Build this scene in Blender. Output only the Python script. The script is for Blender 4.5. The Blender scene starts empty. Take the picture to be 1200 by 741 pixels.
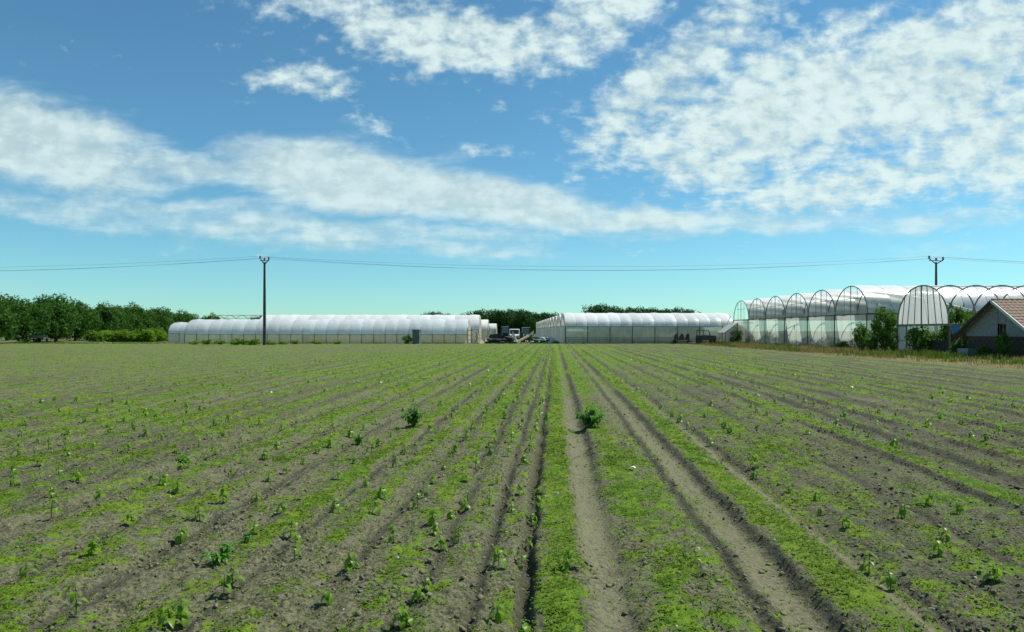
import bpy, math, random
import numpy as np
from mathutils import Vector, Matrix
R = math.radians
rnd = random.Random(7)
npr = np.random.default_rng(11)
scene = bpy.context.scene
C = scene.collection

# ------------------------------------------------------------------ camera
EYE = 1.7                      # eye height over the field
cam_d = bpy.data.cameras.new('camera'); cam = bpy.data.objects.new('camera', cam_d); C.objects.link(cam)
cam.location = (0, 0, EYE); cam.rotation_euler = (R(90), 0, 0)
cam_d.sensor_width = 36; cam_d.lens = 25.5; cam_d.shift_y = 17.5/1200
cam_d.clip_start = 0.1; cam_d.clip_end = 6000
scene.camera = cam
F, HZ = 850.0, 388.0
def G(px, py):                 # survey helper: a spot on the flat ground
    Y = EYE*F/(py-HZ); return ((px-600)/F*Y, Y)
def P(px, py, Y):              # survey helper: a point at distance Y
    return ((px-600)/F*Y, Y, EYE+(HZ-py)*Y/F)

# ------------------------------------------------------------------ light
SUN_EL, SUN_AZ = 55.0, 66.0    # azimuth clockwise from straight ahead (+Y)
w = bpy.data.worlds.new('World'); scene.world = w; w.use_nodes = True
def build_world():
    nt = w.node_tree; nt.nodes.clear(); N = nt.nodes; L = nt.links
    def node(t, **k):
        n = N.new(t)
        for a, b in k.items(): setattr(n, a, b)
        return n
    def setin(s, v):
        if hasattr(v, 'is_output'): L.new(v, s)
        else: s.default_value = v
    def m(op, a, b=None, c=None, clamp=False):
        n = node('ShaderNodeMath', operation=op, use_clamp=clamp); setin(n.inputs[0], a)
        if b is not None: setin(n.inputs[1], b)
        if c is not None: setin(n.inputs[2], c)
        return n.outputs[0]
    def ss(x, lo, hi):
        n = node('ShaderNodeMapRange', interpolation_type='SMOOTHSTEP'); setin(n.inputs[0], x)
        n.inputs[1].default_value = lo; n.inputs[2].default_value = hi; return n.outputs[0]
    def noise(vec, scale, detail, rough=.55, dist=0.0):
        n = node('ShaderNodeTexNoise'); setin(n.inputs['Vector'], vec); n.inputs['Scale'].default_value = scale
        n.inputs['Detail'].default_value = detail; n.inputs['Roughness'].default_value = rough; n.inputs['Distortion'].default_value = dist
        return n.outputs[0]
    def comb(x, y, z=0.0):
        n = node('ShaderNodeCombineXYZ'); setin(n.inputs[0], x); setin(n.inputs[1], y); setin(n.inputs[2], z); return n.outputs[0]
    sky = node('ShaderNodeTexSky', sky_type='NISHITA', sun_disc=False)
    sky.sun_elevation = R(SUN_EL); sky.sun_rotation = R(SUN_AZ); sky.altitude = 100; sky.air_density = 0.9; sky.dust_density = 0.2; sky.ozone_density = 2.4
    tint = node('ShaderNodeMix', data_type='RGBA', blend_type='MULTIPLY'); tint.inputs[0].default_value = 1
    L.new(sky.outputs[0], tint.inputs[6]); tint.inputs[7].default_value = (0.60, 1.02, 1.03, 1)   # the colour cast of the photograph's sky
    tc = node('ShaderNodeTexCoord'); sp = node('ShaderNodeSeparateXYZ'); L.new(tc.outputs['Generated'], sp.inputs[0])
    dx, dy, dz = sp.outputs
    dyc = m('MAXIMUM', dy, 0.12); dzc = m('MAXIMUM', dz, 0.02)
    S = m('DIVIDE', dx, dyc); T = m('DIVIDE', dz, dyc)
    front = ss(dy, 0.15, 0.45)
    # cloud-sheet coordinates (a flat layer overhead)
    zz = m('ADD', dzc, 0.10)
    cx, cy = m('DIVIDE', dx, zz), m('DIVIDE', dy, zz)
    cp = comb(cx, cy)
    warp = noise(comb(m('MULTIPLY', S, 5.0), m('MULTIPLY', T, 7.0), 3.0), 1.0, 4, .55)
    wv = m('MULTIPLY', m('SUBTRACT', warp, .5), .09)
    warp2 = noise(comb(m('MULTIPLY', S, 5.0), m('MULTIPLY', T, 7.0), 9.0), 1.0, 4, .55)
    wv2 = m('MULTIPLY', m('SUBTRACT', warp2, .5), .07)
    Sw, Tw = m('ADD', S, wv), m('ADD', T, wv2)
    def ell(px, py, rx, ry, rot, st):
        a = R(rot); u0 = m('SUBTRACT', Sw, (px-600)/F); v0 = m('SUBTRACT', Tw, (HZ-py)/F)
        u = m('ADD', m('MULTIPLY', u0, math.cos(a)*F/rx), m('MULTIPLY', v0, math.sin(a)*F/rx))
        v = m('ADD', m('MULTIPLY', u0, -math.sin(a)*F/ry), m('MULTIPLY', v0, math.cos(a)*F/ry))
        d2 = m('ADD', m('MULTIPLY', u, u), m('MULTIPLY', v, v))
        return m('MULTIPLY', m('DIVIDE', st, m('ADD', 1.0, m('MULTIPLY', m('MULTIPLY', d2, d2), 1.0))), 1.0)
    def union(items):
        o = None
        for e in items:
            k = ell(*e); o = k if o is None else m('MAXIMUM', o, k)
        return o
    soft = union([(30,165,190,52,-13,1.0),(210,190,180,24,-9,.75),(410,212,150,40,-8,1.1),(570,232,160,28,-10,1.0),(720,252,140,18,-6,.85),
                  (900,262,190,17,4,.72),(1120,258,130,12,5,.6),(80,250,170,20,-3,.62),(300,262,250,24,-6,.72),(480,275,190,22,-3,.66),
                  (1110,288,70,12,0,.40),(660,258,90,12,-5,.5),(1040,308,120,7,0,.25),(700,322,240,8,0,.18),(150,305,200,8,0,.15)])
    puffy = union([(520,42,150,44,-8,1.0),(690,20,120,46,20,.85),(400,8,120,26,-4,.75),(360,100,66,20,3,.85),(440,155,50,22,-28,.40),(575,170,40,18,0,.42),
                   (790,90,150,44,38,1.0),(930,130,190,78,18,1.1),(1100,85,190,90,20,1.1),(1180,170,150,80,0,1.0),(800,190,110,34,-18,1.0),
                   (1010,215,210,34,10,.95),(860,40,90,30,25,.70),(1010,30,70,40,10,.75),(150,70,60,10,-20,.14)])
    n_fine = noise(cp, 13.0, 5, .55, .1)
    n_mid = noise(cp, 3.2, 6, .56, .15)
    n_str = noise(comb(m('MULTIPLY', Sw, 6.0), m('MULTIPLY', Tw, 30.0), 2.0), 1.0, 7, .6, .3)
    n_sf = noise(comb(m('MULTIPLY', S, 30.0), m('MULTIPLY', T, 42.0), 5.0), 1.0, 5, .56, .15)
    def scaled(n, k): return m('MULTIPLY', m('SUBTRACT', n, .5), k)
    dsoft = ss(m('ADD', m('ADD', m('ADD', soft, scaled(n_str, 1.0)), scaled(n_mid, .5)), scaled(n_sf, .35)), .22, 1.0)
    dpuff = ss(m('ADD', m('ADD', puffy, scaled(n_sf, 1.6)), m('ADD', scaled(n_mid, .9), scaled(n_fine, .9))), .28, 1.15)
    dgen = ss(m('ADD', scaled(n_mid, 2.4), .35), .28, 1.1)
    dfront = m('MAXIMUM', m('MULTIPLY', dsoft, .80), m('MULTIPLY', dpuff, .93))
    dens = m('ADD', m('MULTIPLY', dfront, front), m('MULTIPLY', m('MULTIPLY', dgen, .8), m('SUBTRACT', 1.0, front)))
    dens = m('MULTIPLY', dens, ss(dz, .03, .10))
    # thin bright veil towards the horizon
    cshade = node('ShaderNodeMix', data_type='RGBA'); L.new(ss(m('ADD', n_sf, scaled(n_mid, .8)), .3, .7), cshade.inputs[0])
    cshade.inputs[6].default_value = (5.0, 6.3, 6.3, 1); cshade.inputs[7].default_value = (6.7, 8.0, 7.8, 1)
    mix = node('ShaderNodeMix', data_type='RGBA'); L.new(m('MULTIPLY', dens, 1.0, clamp=True), mix.inputs[0])
    L.new(tint.outputs[2], mix.inputs[6]); L.new(cshade.outputs[2], mix.inputs[7])
    bg = node('ShaderNodeBackground'); bg.inputs[1].default_value = 0.085; L.new(mix.outputs[2], bg.inputs[0])
    out = node('ShaderNodeOutputWorld'); L.new(bg.outputs[0], out.inputs[0])
build_world()
sd = bpy.data.lights.new('sun', 'SUN'); sun = bpy.data.objects.new('sun', sd); C.objects.link(sun)
sd.energy = 4.5; sd.angle = R(0.6); sd.color = (1.0, 0.98, 0.91)
sdir = Vector((math.sin(R(SUN_AZ))*math.cos(R(SUN_EL)), math.cos(R(SUN_AZ))*math.cos(R(SUN_EL)), math.sin(R(SUN_EL))))
sun.rotation_euler = sdir.to_track_quat('Z', 'Y').to_euler(); sun.location = (40, 20, 60)
scene.view_settings.view_transform = 'Standard'; scene.view_settings.look = 'None'
scene.view_settings.exposure = 0.45; scene.view_settings.gamma = 1.0; scene.view_settings.use_curve_mapping = False
scene.cycles.max_bounces = 8; scene.cycles.transparent_max_bounces = 24

# ------------------------------------------------------------------ materials
def newmat(name):
    m = bpy.data.materials.new(name); m.use_nodes = True; m.node_tree.nodes.clear(); return m, m.node_tree.nodes, m.node_tree.links
def mixrgb(N, L, fac, a, b):
    n = N.new('ShaderNodeMix'); n.data_type = 'RGBA'
    for s, v in ((n.inputs[0], fac), (n.inputs[6], a), (n.inputs[7], b)):
        if hasattr(v, 'is_output'): L.new(v, s)
        else: s.default_value = v if not isinstance(v, tuple) else (*v, 1)[:4]
    return n.outputs[2]
def plain(name, col, rough=.6, metal=0.0, scale=6.0, var=.25, bump=.1, dirt=None, spec=.5):
    m, N, L = newmat(name)
    tc = N.new('ShaderNodeTexCoord'); nz = N.new('ShaderNodeTexNoise'); nz.inputs['Scale'].default_value = scale; nz.inputs['Detail'].default_value = 6
    L.new(tc.outputs['Object'], nz.inputs['Vector'])
    d = dirt or tuple(c*(1-var*1.6) for c in col)
    rp = N.new('ShaderNodeValToRGB'); rp.color_ramp.elements[0].position = .32; rp.color_ramp.elements[1].position = .68
    rp.color_ramp.elements[0].color = (*d, 1); rp.color_ramp.elements[1].color = (*col, 1); L.new(nz.outputs[0], rp.inputs[0])
    b = N.new('ShaderNodeBsdfPrincipled'); L.new(rp.outputs[0], b.inputs['Base Color']); b.inputs['Roughness'].default_value = rough; b.inputs['Metallic'].default_value = metal
    b.inputs['Specular IOR Level'].default_value = spec
    if bump:
        bp = N.new('ShaderNodeBump'); bp.inputs['Strength'].default_value = bump; bp.inputs['Distance'].default_value = .02; L.new(nz.outputs[0], bp.inputs['Height']); L.new(bp.outputs[0], b.inputs['Normal'])
    o = N.new('ShaderNodeOutputMaterial'); L.new(b.outputs[0], o.inputs[0]); return m
def foliage(name, c1, c2, trans=.35, rough=.5, scale=.8):
    """leaf material: face tint attribute + soft noise, part of the light passes through"""
    m, N, L = newmat(name)
    at = N.new('ShaderNodeAttribute'); at.attribute_name = 'tint'
    tc = N.new('ShaderNodeTexCoord'); nz = N.new('ShaderNodeTexNoise'); nz.inputs['Scale'].default_value = scale; L.new(tc.outputs['Object'], nz.inputs['Vector'])
    ad = N.new('ShaderNodeMath'); ad.operation = 'MULTIPLY_ADD'; L.new(at.outputs['Fac'], ad.inputs[0]); ad.inputs[1].default_value = .7
    mr = N.new('ShaderNodeMapRange'); L.new(nz.outputs[0], mr.inputs[0]); mr.inputs[1].default_value = .3; mr.inputs[2].default_value = .7; mr.inputs[4].default_value = .3
    L.new(mr.outputs[0], ad.inputs[2])
    col = mixrgb(N, L, ad.outputs[0], c1, c2)
    b = N.new('ShaderNodeBsdfPrincipled'); L.new(col, b.inputs['Base Color']); b.inputs['Roughness'].default_value = rough; b.inputs['Specular IOR Level'].default_value = .25 if rough < .45 else .08
    t = N.new('ShaderNodeBsdfTranslucent'); 
    tcx = mixrgb(N, L, .35, col, (c2[0]*1.3, c2[1]*1.3, c2[2]*.8)); L.new(tcx, t.inputs[0])
    mx = N.new('ShaderNodeMixShader'); mx.inputs[0].default_value = trans; L.new(b.outputs[0], mx.inputs[1]); L.new(t.outputs[0], mx.inputs[2])
    o = N.new('ShaderNodeOutputMaterial'); L.new(mx.outputs[0], o.inputs[0]); return m
def film(name, col, clear=.25, transl=.5, gloss=.12, dirtcol=(.45,.42,.3), dirt=.25, scale=1.2, rough=.25):
    """polythene film: partly clear, partly scattering, glossy, streaked with dirt"""
    m, N, L = newmat(name)
    tc = N.new('ShaderNodeTexCoord'); mp = N.new('ShaderNodeMapping'); mp.inputs['Scale'].default_value = (1.6, 1.6, .35); L.new(tc.outputs['Object'], mp.inputs[0])
    oi = N.new('ShaderNodeObjectInfo'); ad = N.new('ShaderNodeVectorMath'); ad.operation = 'ADD'; L.new(mp.outputs[0], ad.inputs[0])
    sc = N.new('ShaderNodeVectorMath'); sc.operation = 'SCALE'; sc.inputs[3].default_value = 1.0; cb = N.new('ShaderNodeCombineXYZ')
    mm = N.new('ShaderNodeMath'); mm.operation = 'MULTIPLY'; L.new(oi.outputs['Random'], mm.inputs[0]); mm.inputs[1].default_value = 40
    for k in range(3): L.new(mm.outputs[0], cb.inputs[k])
    L.new(cb.outputs[0], ad.inputs[1])
    nz = N.new('ShaderNodeTexNoise'); nz.inputs['Scale'].default_value = scale; nz.inputs['Detail'].default_value = 6; nz.inputs['Roughness'].default_value = .65; L.new(ad.outputs[0], nz.inputs['Vector'])
    mr = N.new('ShaderNodeMapRange'); L.new(nz.outputs[0], mr.inputs[0]); mr.inputs[1].default_value = .42; mr.inputs[2].default_value = .75; mr.inputs[4].default_value = dirt*2
    c = mixrgb(N, L, mr.outputs[0], col, dirtcol)
    rb = N.new('ShaderNodeMapRange'); L.new(oi.outputs['Random'], rb.inputs[0]); rb.inputs[3].default_value = .80; rb.inputs[4].default_value = 1.0
    hs = N.new('ShaderNodeHueSaturation'); L.new(c, hs.inputs['Color']); L.new(rb.outputs[0], hs.inputs['Value'])
    d = N.new('ShaderNodeBsdfDiffuse'); L.new(hs.outputs[0], d.inputs[0])
    t = N.new('ShaderNodeBsdfTranslucent'); L.new(hs.outputs[0], t.inputs[0])
    m1 = N.new('ShaderNodeMixShader'); m1.inputs[0].default_value = transl; L.new(d.outputs[0], m1.inputs[1]); L.new(t.outputs[0], m1.inputs[2])
    g = N.new('ShaderNodeBsdfGlossy'); g.inputs['Roughness'].default_value = rough
    bp = N.new('ShaderNodeBump'); bp.inputs['Strength'].default_value = .35; bp.inputs['Distance'].default_value = .05; L.new(nz.outputs[0], bp.inputs['Height']); L.new(bp.outputs[0], g.inputs['Normal'])
    m2 = N.new('ShaderNodeMixShader'); m2.inputs[0].default_value = gloss; L.new(m1.outputs[0], m2.inputs[1]); L.new(g.outputs[0], m2.inputs[2])
    tr = N.new('ShaderNodeBsdfTransparent')
    cl = N.new('ShaderNodeMapRange'); L.new(nz.outputs[0], cl.inputs[0]); cl.inputs[1].default_value = .3; cl.inputs[2].default_value = .7; cl.inputs[3].default_value = min(1, clear*1.3); cl.inputs[4].default_value = clear*.7
    m3 = N.new('ShaderNodeMixShader'); L.new(cl.outputs[0], m3.inputs[0]); L.new(m2.outputs[0], m3.inputs[1]); L.new(tr.outputs[0], m3.inputs[2])
    o = N.new('ShaderNodeOutputMaterial'); L.new(m3.outputs[0], o.inputs[0]); return m

M = {}
M['steel'] = plain('galvanised steel', (.20,.22,.21), .5, .3, 4, .3, dirt=(.10,.09,.07))
M['darksteel'] = plain('weathered dark steel', (.085,.095,.09), .6, .2, 5, .3)
M['pole'] = plain('weathered dark pole', (.055,.055,.05), .8, 0, 3, .3)
M['insulator'] = plain('brown glazed ceramic', (.05,.04,.035), .3, 0, 8, .1)
M['wire'] = plain('wire', (.10,.11,.11), .6, .2, 4, .1, 0)
M['film_blue'] = film('clear aged roof film', (.86,.92,.94), .20, .34, .16, (.66,.66,.54), .16)
M['film_white'] = film('white roof film', (.92,.93,.90), .06, .26, .14, (.72,.70,.58), .16)
M['film_grey'] = film('dusty grey film', (.74,.77,.70), .12, .30, .05, (.46,.47,.36), .30)
M['film_wall'] = film('wall film', (.72,.74,.64), .17, .40, .05, (.30,.32,.22), .35)
M['film_beige'] = film('yellowed low wall film', (.84,.77,.54), .22, .4, .06, (.62,.52,.30), .30)
M['film_torn'] = film('torn yellowed film', (.74,.70,.56), .12, .5, .06, (.48,.40,.26), .35)
M['film_pale'] = film('pale wall film', (.84,.86,.80), .30, .55, .06, (.44,.50,.42), .30)
M['film_gable'] = film('white gable film', (.80,.82,.80), .06, .55, .05, (.6,.62,.55), .12)
M['film_door'] = film('bluish door film', (.46,.54,.54), .12, .4, .10, (.34,.38,.36), .3)
M['film_end'] = film('grey end wall film', (.88,.88,.82), .07, .35, .05, (.56,.54,.44), .22)
M['wood'] = plain('weathered timber', (.30,.25,.17), .85, 0, 5, .35, .3)
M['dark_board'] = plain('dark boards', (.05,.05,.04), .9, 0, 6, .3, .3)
M['black'] = plain('black rubber', (.022,.022,.022), .75, 0, 8, .2)
M['machine'] = plain('oily dark machine paint', (.030,.036,.036), .55, .1, 6, .3, dirt=(.05,.04,.03))
M['machine_green'] = plain('dark green machine paint', (.025,.045,.036), .5, .1, 6, .3, dirt=(.05,.045,.03))
M['cabgrey'] = plain('blue grey cab panels', (.16,.22,.23), .45, .1, 6, .2)
M['rust'] = plain('rusty steel', (.14,.07,.035), .9, 0, 9, .3, .3)
M['whitepaint'] = plain('dusty white paint', (.72,.72,.68), .4, 0, 3, .12, .02)
M['glass_dark'] = plain('dark glass', (.02,.025,.025), .12, 0, 3, .1, 0)
M['lamp'] = plain('lamp glass', (.7,.7,.66), .2, 0, 3, .1, 0)
M['box_grey'] = plain('grey painted sheet', (.13,.15,.145), .6, 0, 4, .2)
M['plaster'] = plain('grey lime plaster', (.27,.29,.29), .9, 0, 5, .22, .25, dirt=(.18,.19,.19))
M['stone'] = plain('dark foundation brick', (.11,.08,.06), .95, 0, 6, .4, .4)
M['mortar'] = plain('mortar', (.14,.13,.11), .95, 0, 9, .3, .3)
M['tile'] = plain('clay roof tile', (.25,.165,.105), .85, 0, 3, .3, .3, dirt=(.15,.10,.068))
M['fascia'] = plain('pale rake board', (.62,.62,.56), .7, 0, 6, .2)
M['blue'] = plain('blue plastic', (.03,.16,.34), .5, 0, 6, .2)
M['sackwhite'] = plain('white woven plastic', (.62,.66,.62), .6, 0, 9, .25, .2)
M['sackgreen'] = plain('green plastic film', (.05,.16,.11), .5, 0, 9, .3, .2)
M['bark'] = plain('bark', (.10,.08,.055), .95, 0, 9, .35, .5)
M['leaf_tree'] = foliage('tree leaves', (.022,.070,.012), (.070,.165,.024), .38)
M['leaf_far'] = foliage('dark tree leaves', (.014,.050,.010), (.042,.108,.020), .30)
M['leaf_shrub'] = foliage('yellow green shrub leaves', (.090,.185,.016), (.185,.310,.030), .48)
M['leaf_bush'] = foliage('bush leaves', (.038,.100,.013), (.110,.225,.032), .42)
M['leaf_weed'] = foliage('weed leaves', (.060,.125,.012), (.150,.235,.022), .38, scale=1.5)
M['leaf_crop'] = foliage('pepper leaves', (.080,.185,.012), (.210,.340,.030), .46, .35, 3)
M['leaf_plant'] = foliage('lush plant leaves', (.050,.175,.018), (.135,.320,.036), .48, .4, 6)
M['stem'] = plain('green stem', (.10,.17,.03), .6, 0, 10, .2)
M['dry'] = foliage('dry grass', (.150,.125,.050), (.300,.250,.110), .30, .8, 1.0)
M['grass'] = foliage('grass blades', (.050,.105,.014), (.130,.190,.030), .3, .7, 1.0)
M['paper'] = plain('white scrap', (.80,.80,.76), .6, 0, 8, .1)

# ------------------------------------------------------------------ mesh helpers
def nmesh(name, V, Fq, mat, tint=None, smooth=False):
    """fast mesh from numpy arrays: V (n,3), Fq (m,k)"""
    V = np.asarray(V, np.float32); Fq = np.asarray(Fq, np.int32); k = Fq.shape[1]
    me = bpy.data.meshes.new(name); me.vertices.add(len(V)); me.vertices.foreach_set('co', V.ravel())
    me.loops.add(Fq.size); me.loops.foreach_set('vertex_index', Fq.ravel())
    me.polygons.add(len(Fq)); me.polygons.foreach_set('loop_start', np.arange(0, Fq.size, k, dtype=np.int32)); me.polygons.foreach_set('loop_total', np.full(len(Fq), k, np.int32))
    if smooth: me.polygons.foreach_set('use_smooth', np.ones(len(Fq), bool))
    me.update(calc_edges=True)
    if tint is not None:
        a = me.attributes.new('tint', 'FLOAT', 'FACE'); a.data.foreach_set('value', np.asarray(tint, np.float32))
    me.materials.append(mat); return me
class MB:
    def __init__(s): s.v = []; s.f = []
    def add(s, vs, fs):
        o = len(s.v); s.v += [tuple(p) for p in vs]; s.f += [tuple(i+o for i in f) for f in fs]; return s
    def box(s, c, d, rot=None, taper=1.0):
        hx, hy, hz = d[0]/2, d[1]/2, d[2]/2
        vs = [Vector((sx*hx*(taper if sz > 0 else 1), sy*hy*(taper if sz > 0 else 1), sz*hz)) for sz in (-1,1) for sy in (-1,1) for sx in (-1,1)]
        if rot is not None: vs = [rot @ p for p in vs]
        return s.add([p+Vector(c) for p in vs], [(0,2,3,1),(4,5,7,6),(0,1,5,4),(2,6,7,3),(0,4,6,2),(1,3,7,5)])
    def prism(s, pts, axis, a0, a1):
        """outline (2D) extruded along axis 'x' or 'y'"""
        n = len(pts); mk = (lambda a, p: (a, p[0], p[1])) if axis == 'x' else (lambda a, p: (p[0], a, p[1]))
        return s.add([mk(a0, p) for p in pts]+[mk(a1, p) for p in pts], [tuple(range(n)), tuple(range(2*n-1, n-1, -1))]+[(i, i+n, (i+1) % n+n, (i+1) % n) for i in range(n)])
    def tube(s, pts, r, n=6, cap=True):
        pts = [Vector(p) for p in pts]; rs = r if isinstance(r, (list, tuple)) else [r]*len(pts); o = []
        up = None
        for i, p in enumerate(pts):
            t = (pts[min(i+1, len(pts)-1)]-pts[max(i-1, 0)]).normalized()
            if up is None: up = Vector((0,0,1)) if abs(t.z) < .9 else Vector((1,0,0))
            a = t.cross(up).normalized(); b = a.cross(t).normalized(); up = b
            o += [p+(a*math.cos(2*math.pi*k/n)+b*math.sin(2*math.pi*k/n))*rs[i] for k in range(n)]
        fs = [(i*n+k, i*n+(k+1) % n, (i+1)*n+(k+1) % n, (i+1)*n+k) for i in range(len(pts)-1) for k in range(n)]
        if cap: fs += [tuple(range(n))[::-1], tuple((len(pts)-1)*n+k for k in range(n))]
        return s.add(o, fs)
    def lathe(s, prof, n=16, M_=None):
        """profile of (radius, height) about local z, placed by matrix"""
        M_ = M_ or Matrix.Identity(4)
        vs = [M_ @ Vector((r*math.cos(2*math.pi*k/n), r*math.sin(2*math.pi*k/n), z)) for r, z in prof for k in range(n)]
        fs = [(i*n+k, i*n+(k+1) % n, (i+1)*n+(k+1) % n, (i+1)*n+k) for i in range(len(prof)-1) for k in range(n)]
        fs += [tuple(range(n))[::-1], tuple((len(prof)-1)*n+k for k in range(n))]
        return s.add(vs, fs)
    def sheet(s, fn, nu, nv):
        o = len(s.v); s.v += [tuple(fn(i/nu, j/nv)) for i in range(nu+1) for j in range(nv+1)]
        s.f += [(o+i*(nv+1)+j, o+(i+1)*(nv+1)+j, o+(i+1)*(nv+1)+j+1, o+i*(nv+1)+j+1) for i in range(nu) for j in range(nv)]
        return s
    def mesh(s, name, mat, smooth=False, bevel=0, tint=False):
        me = bpy.data.meshes.new(name); me.from_pydata(s.v, [], s.f); me.materials.append(mat)
        if smooth:
            for p in me.polygons: p.use_smooth = True
        if tint:
            a = me.attributes.new('tint', 'FLOAT', 'FACE'); a.data.foreach_set('value', npr.random(len(me.polygons)).astype(np.float32))
        return me
    def build(s, name, mat, parent=None, smooth=False, loc=(0,0,0), **k):
        return inst(name, s.mesh(name, mat, smooth, **k), parent, loc)
def inst(name, me, parent=None, loc=(0,0,0), rot=(0,0,0), sc=(1,1,1)):
    o = bpy.data.objects.new(name, me); C.objects.link(o); o.location = loc; o.rotation_euler = rot
    o.scale = sc if isinstance(sc, (tuple, list)) else (sc,)*3
    if parent: o.parent = parent
    return o
def tag(o, label=None, cat=None, group=None, kind=None):
    if label: o['label'] = label
    if cat: o['category'] = cat
    if group: o['group'] = group
    if kind: o['kind'] = kind
    return o
def thing(name, label, cat, loc=(0,0,0), rz=0, group=None):
    o = bpy.data.objects.new(name, None); C.objects.link(o); o.location = loc; o.rotation_euler = (0,0,rz); o.empty_display_size = .2
    return tag(o, label, cat, group)
def copy_tree(o, parent=None):
    c = o.copy(); C.objects.link(c); c.parent = parent
    for ch in o.children: copy_tree(ch, c)
    return c

# ------------------------------------------------------------------ noise and field layout
def _hash(ix, iy, seed):
    h = (ix.astype(np.int64)*374761393 + iy.astype(np.int64)*668265263 + seed*1442695041) & 0xffffffff
    h = ((h ^ (h >> 13))*1274126177) & 0xffffffff
    return ((h ^ (h >> 16)) & 0xffff)/65535.0
def vnoise(x, y, seed=0):
    ix, iy = np.floor(x), np.floor(y); fx, fy = x-ix, y-iy
    fx = fx*fx*(3-2*fx); fy = fy*fy*(3-2*fy)
    a, b = _hash(ix, iy, seed), _hash(ix+1, iy, seed); c, d = _hash(ix, iy+1, seed), _hash(ix+1, iy+1, seed)
    return (a*(1-fx)+b*fx)*(1-fy)+(c*(1-fx)+d*fx)*fy
def fbm(x, y, o=4, seed=0, g=.5):
    s = 0; a = 1; t = 0
    for k in range(o): s = s+a*vnoise(x*2**k, y*2**k, seed+k); t += a; a *= g
    return s/t
def sstep(x, a, b):
    t = np.clip((x-a)/(b-a), 0, 1); return t*t*(3-2*t)
def rowq(X, Y):
    """row coordinate; the drills run a little to the right and close up towards the near headland"""
    q = (850*X-50*Y)/1445.0
    q = q*(1+.06*np.clip(np.abs(q), 0, 5)*np.exp(-np.maximum(Y-4, 0)/12))
    return q+.035*(vnoise(Y*.22+q*.6, q*.5, 31)-.5)+.02*(vnoise(Y*.9, q*1.3, 32)-.5)+.026*(vnoise(Y*3.1, q*2.0, 33)-.5)+.014*(vnoise(Y*9.0, q*5.0, 34)-.5)
STRIPS = [(-.69,.10,.75),(-1.10,.09,.75),(-1.47,.10,.85),(-2.2,.13,.65),(-.42,.06,.45),(.02,.105,.85),(.46,.13,.72),(.66,.05,.30),(1.19,.13,.85),(1.62,.10,.42),(2.0,.13,.55),(2.35,.09,.40),
          (3.03,.14,.85),(4.15,.15,.85),(5.3,.15,.85),(6.35,.16,.85)]
STRIPS += [(6.35+1.0*k, .16, .8-.02*k) for k in range(1, 12)] + [(-2.75-.95*k, .15+.02*(k % 3), .70-.02*(k % 4)) for k in range(0, 40)]
STRIPS += [(3.6,.06,.5),(4.72,.06,.5),(5.85,.06,.5),(6.85,.06,.5),(7.85,.06,.5),(2.6,.06,.4)] + [(-3.22-.95*k, .06, .48) for k in range(0, 30)]
TRACKS = [(.205,.080,.032),(.925,.09,.036),(1.36,.030,.015)]
BANKS = [(.31,.042),(1.035,.034),(.79,.04),(-.30,.03),(-.52,.02),(-.88,.025),(2.88,.05),(3.98,.055),(5.12,.055),(6.16,.055)]
BANKS += [(6.16+1.0*k, .05) for k in range(1, 10)] + [(-2.95-.95*k, .028) for k in range(40)] + [(-3.42-.95*k, .018) for k in range(30)] + [(3.5+1.05*k, .03) for k in range(10)] + [(-1.30,.03),(-1.85,.03),(-2.4,.03),(1.46,.03),(2.2,.03)]
TRENCH = [(-.125,.036,.095),(-.31,.028,.035),(-.58,.02,.02),(-1.95,.03,.03),(3.42,.05,.03),(4.6,.05,.03),(5.7,.05,.03)]
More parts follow.
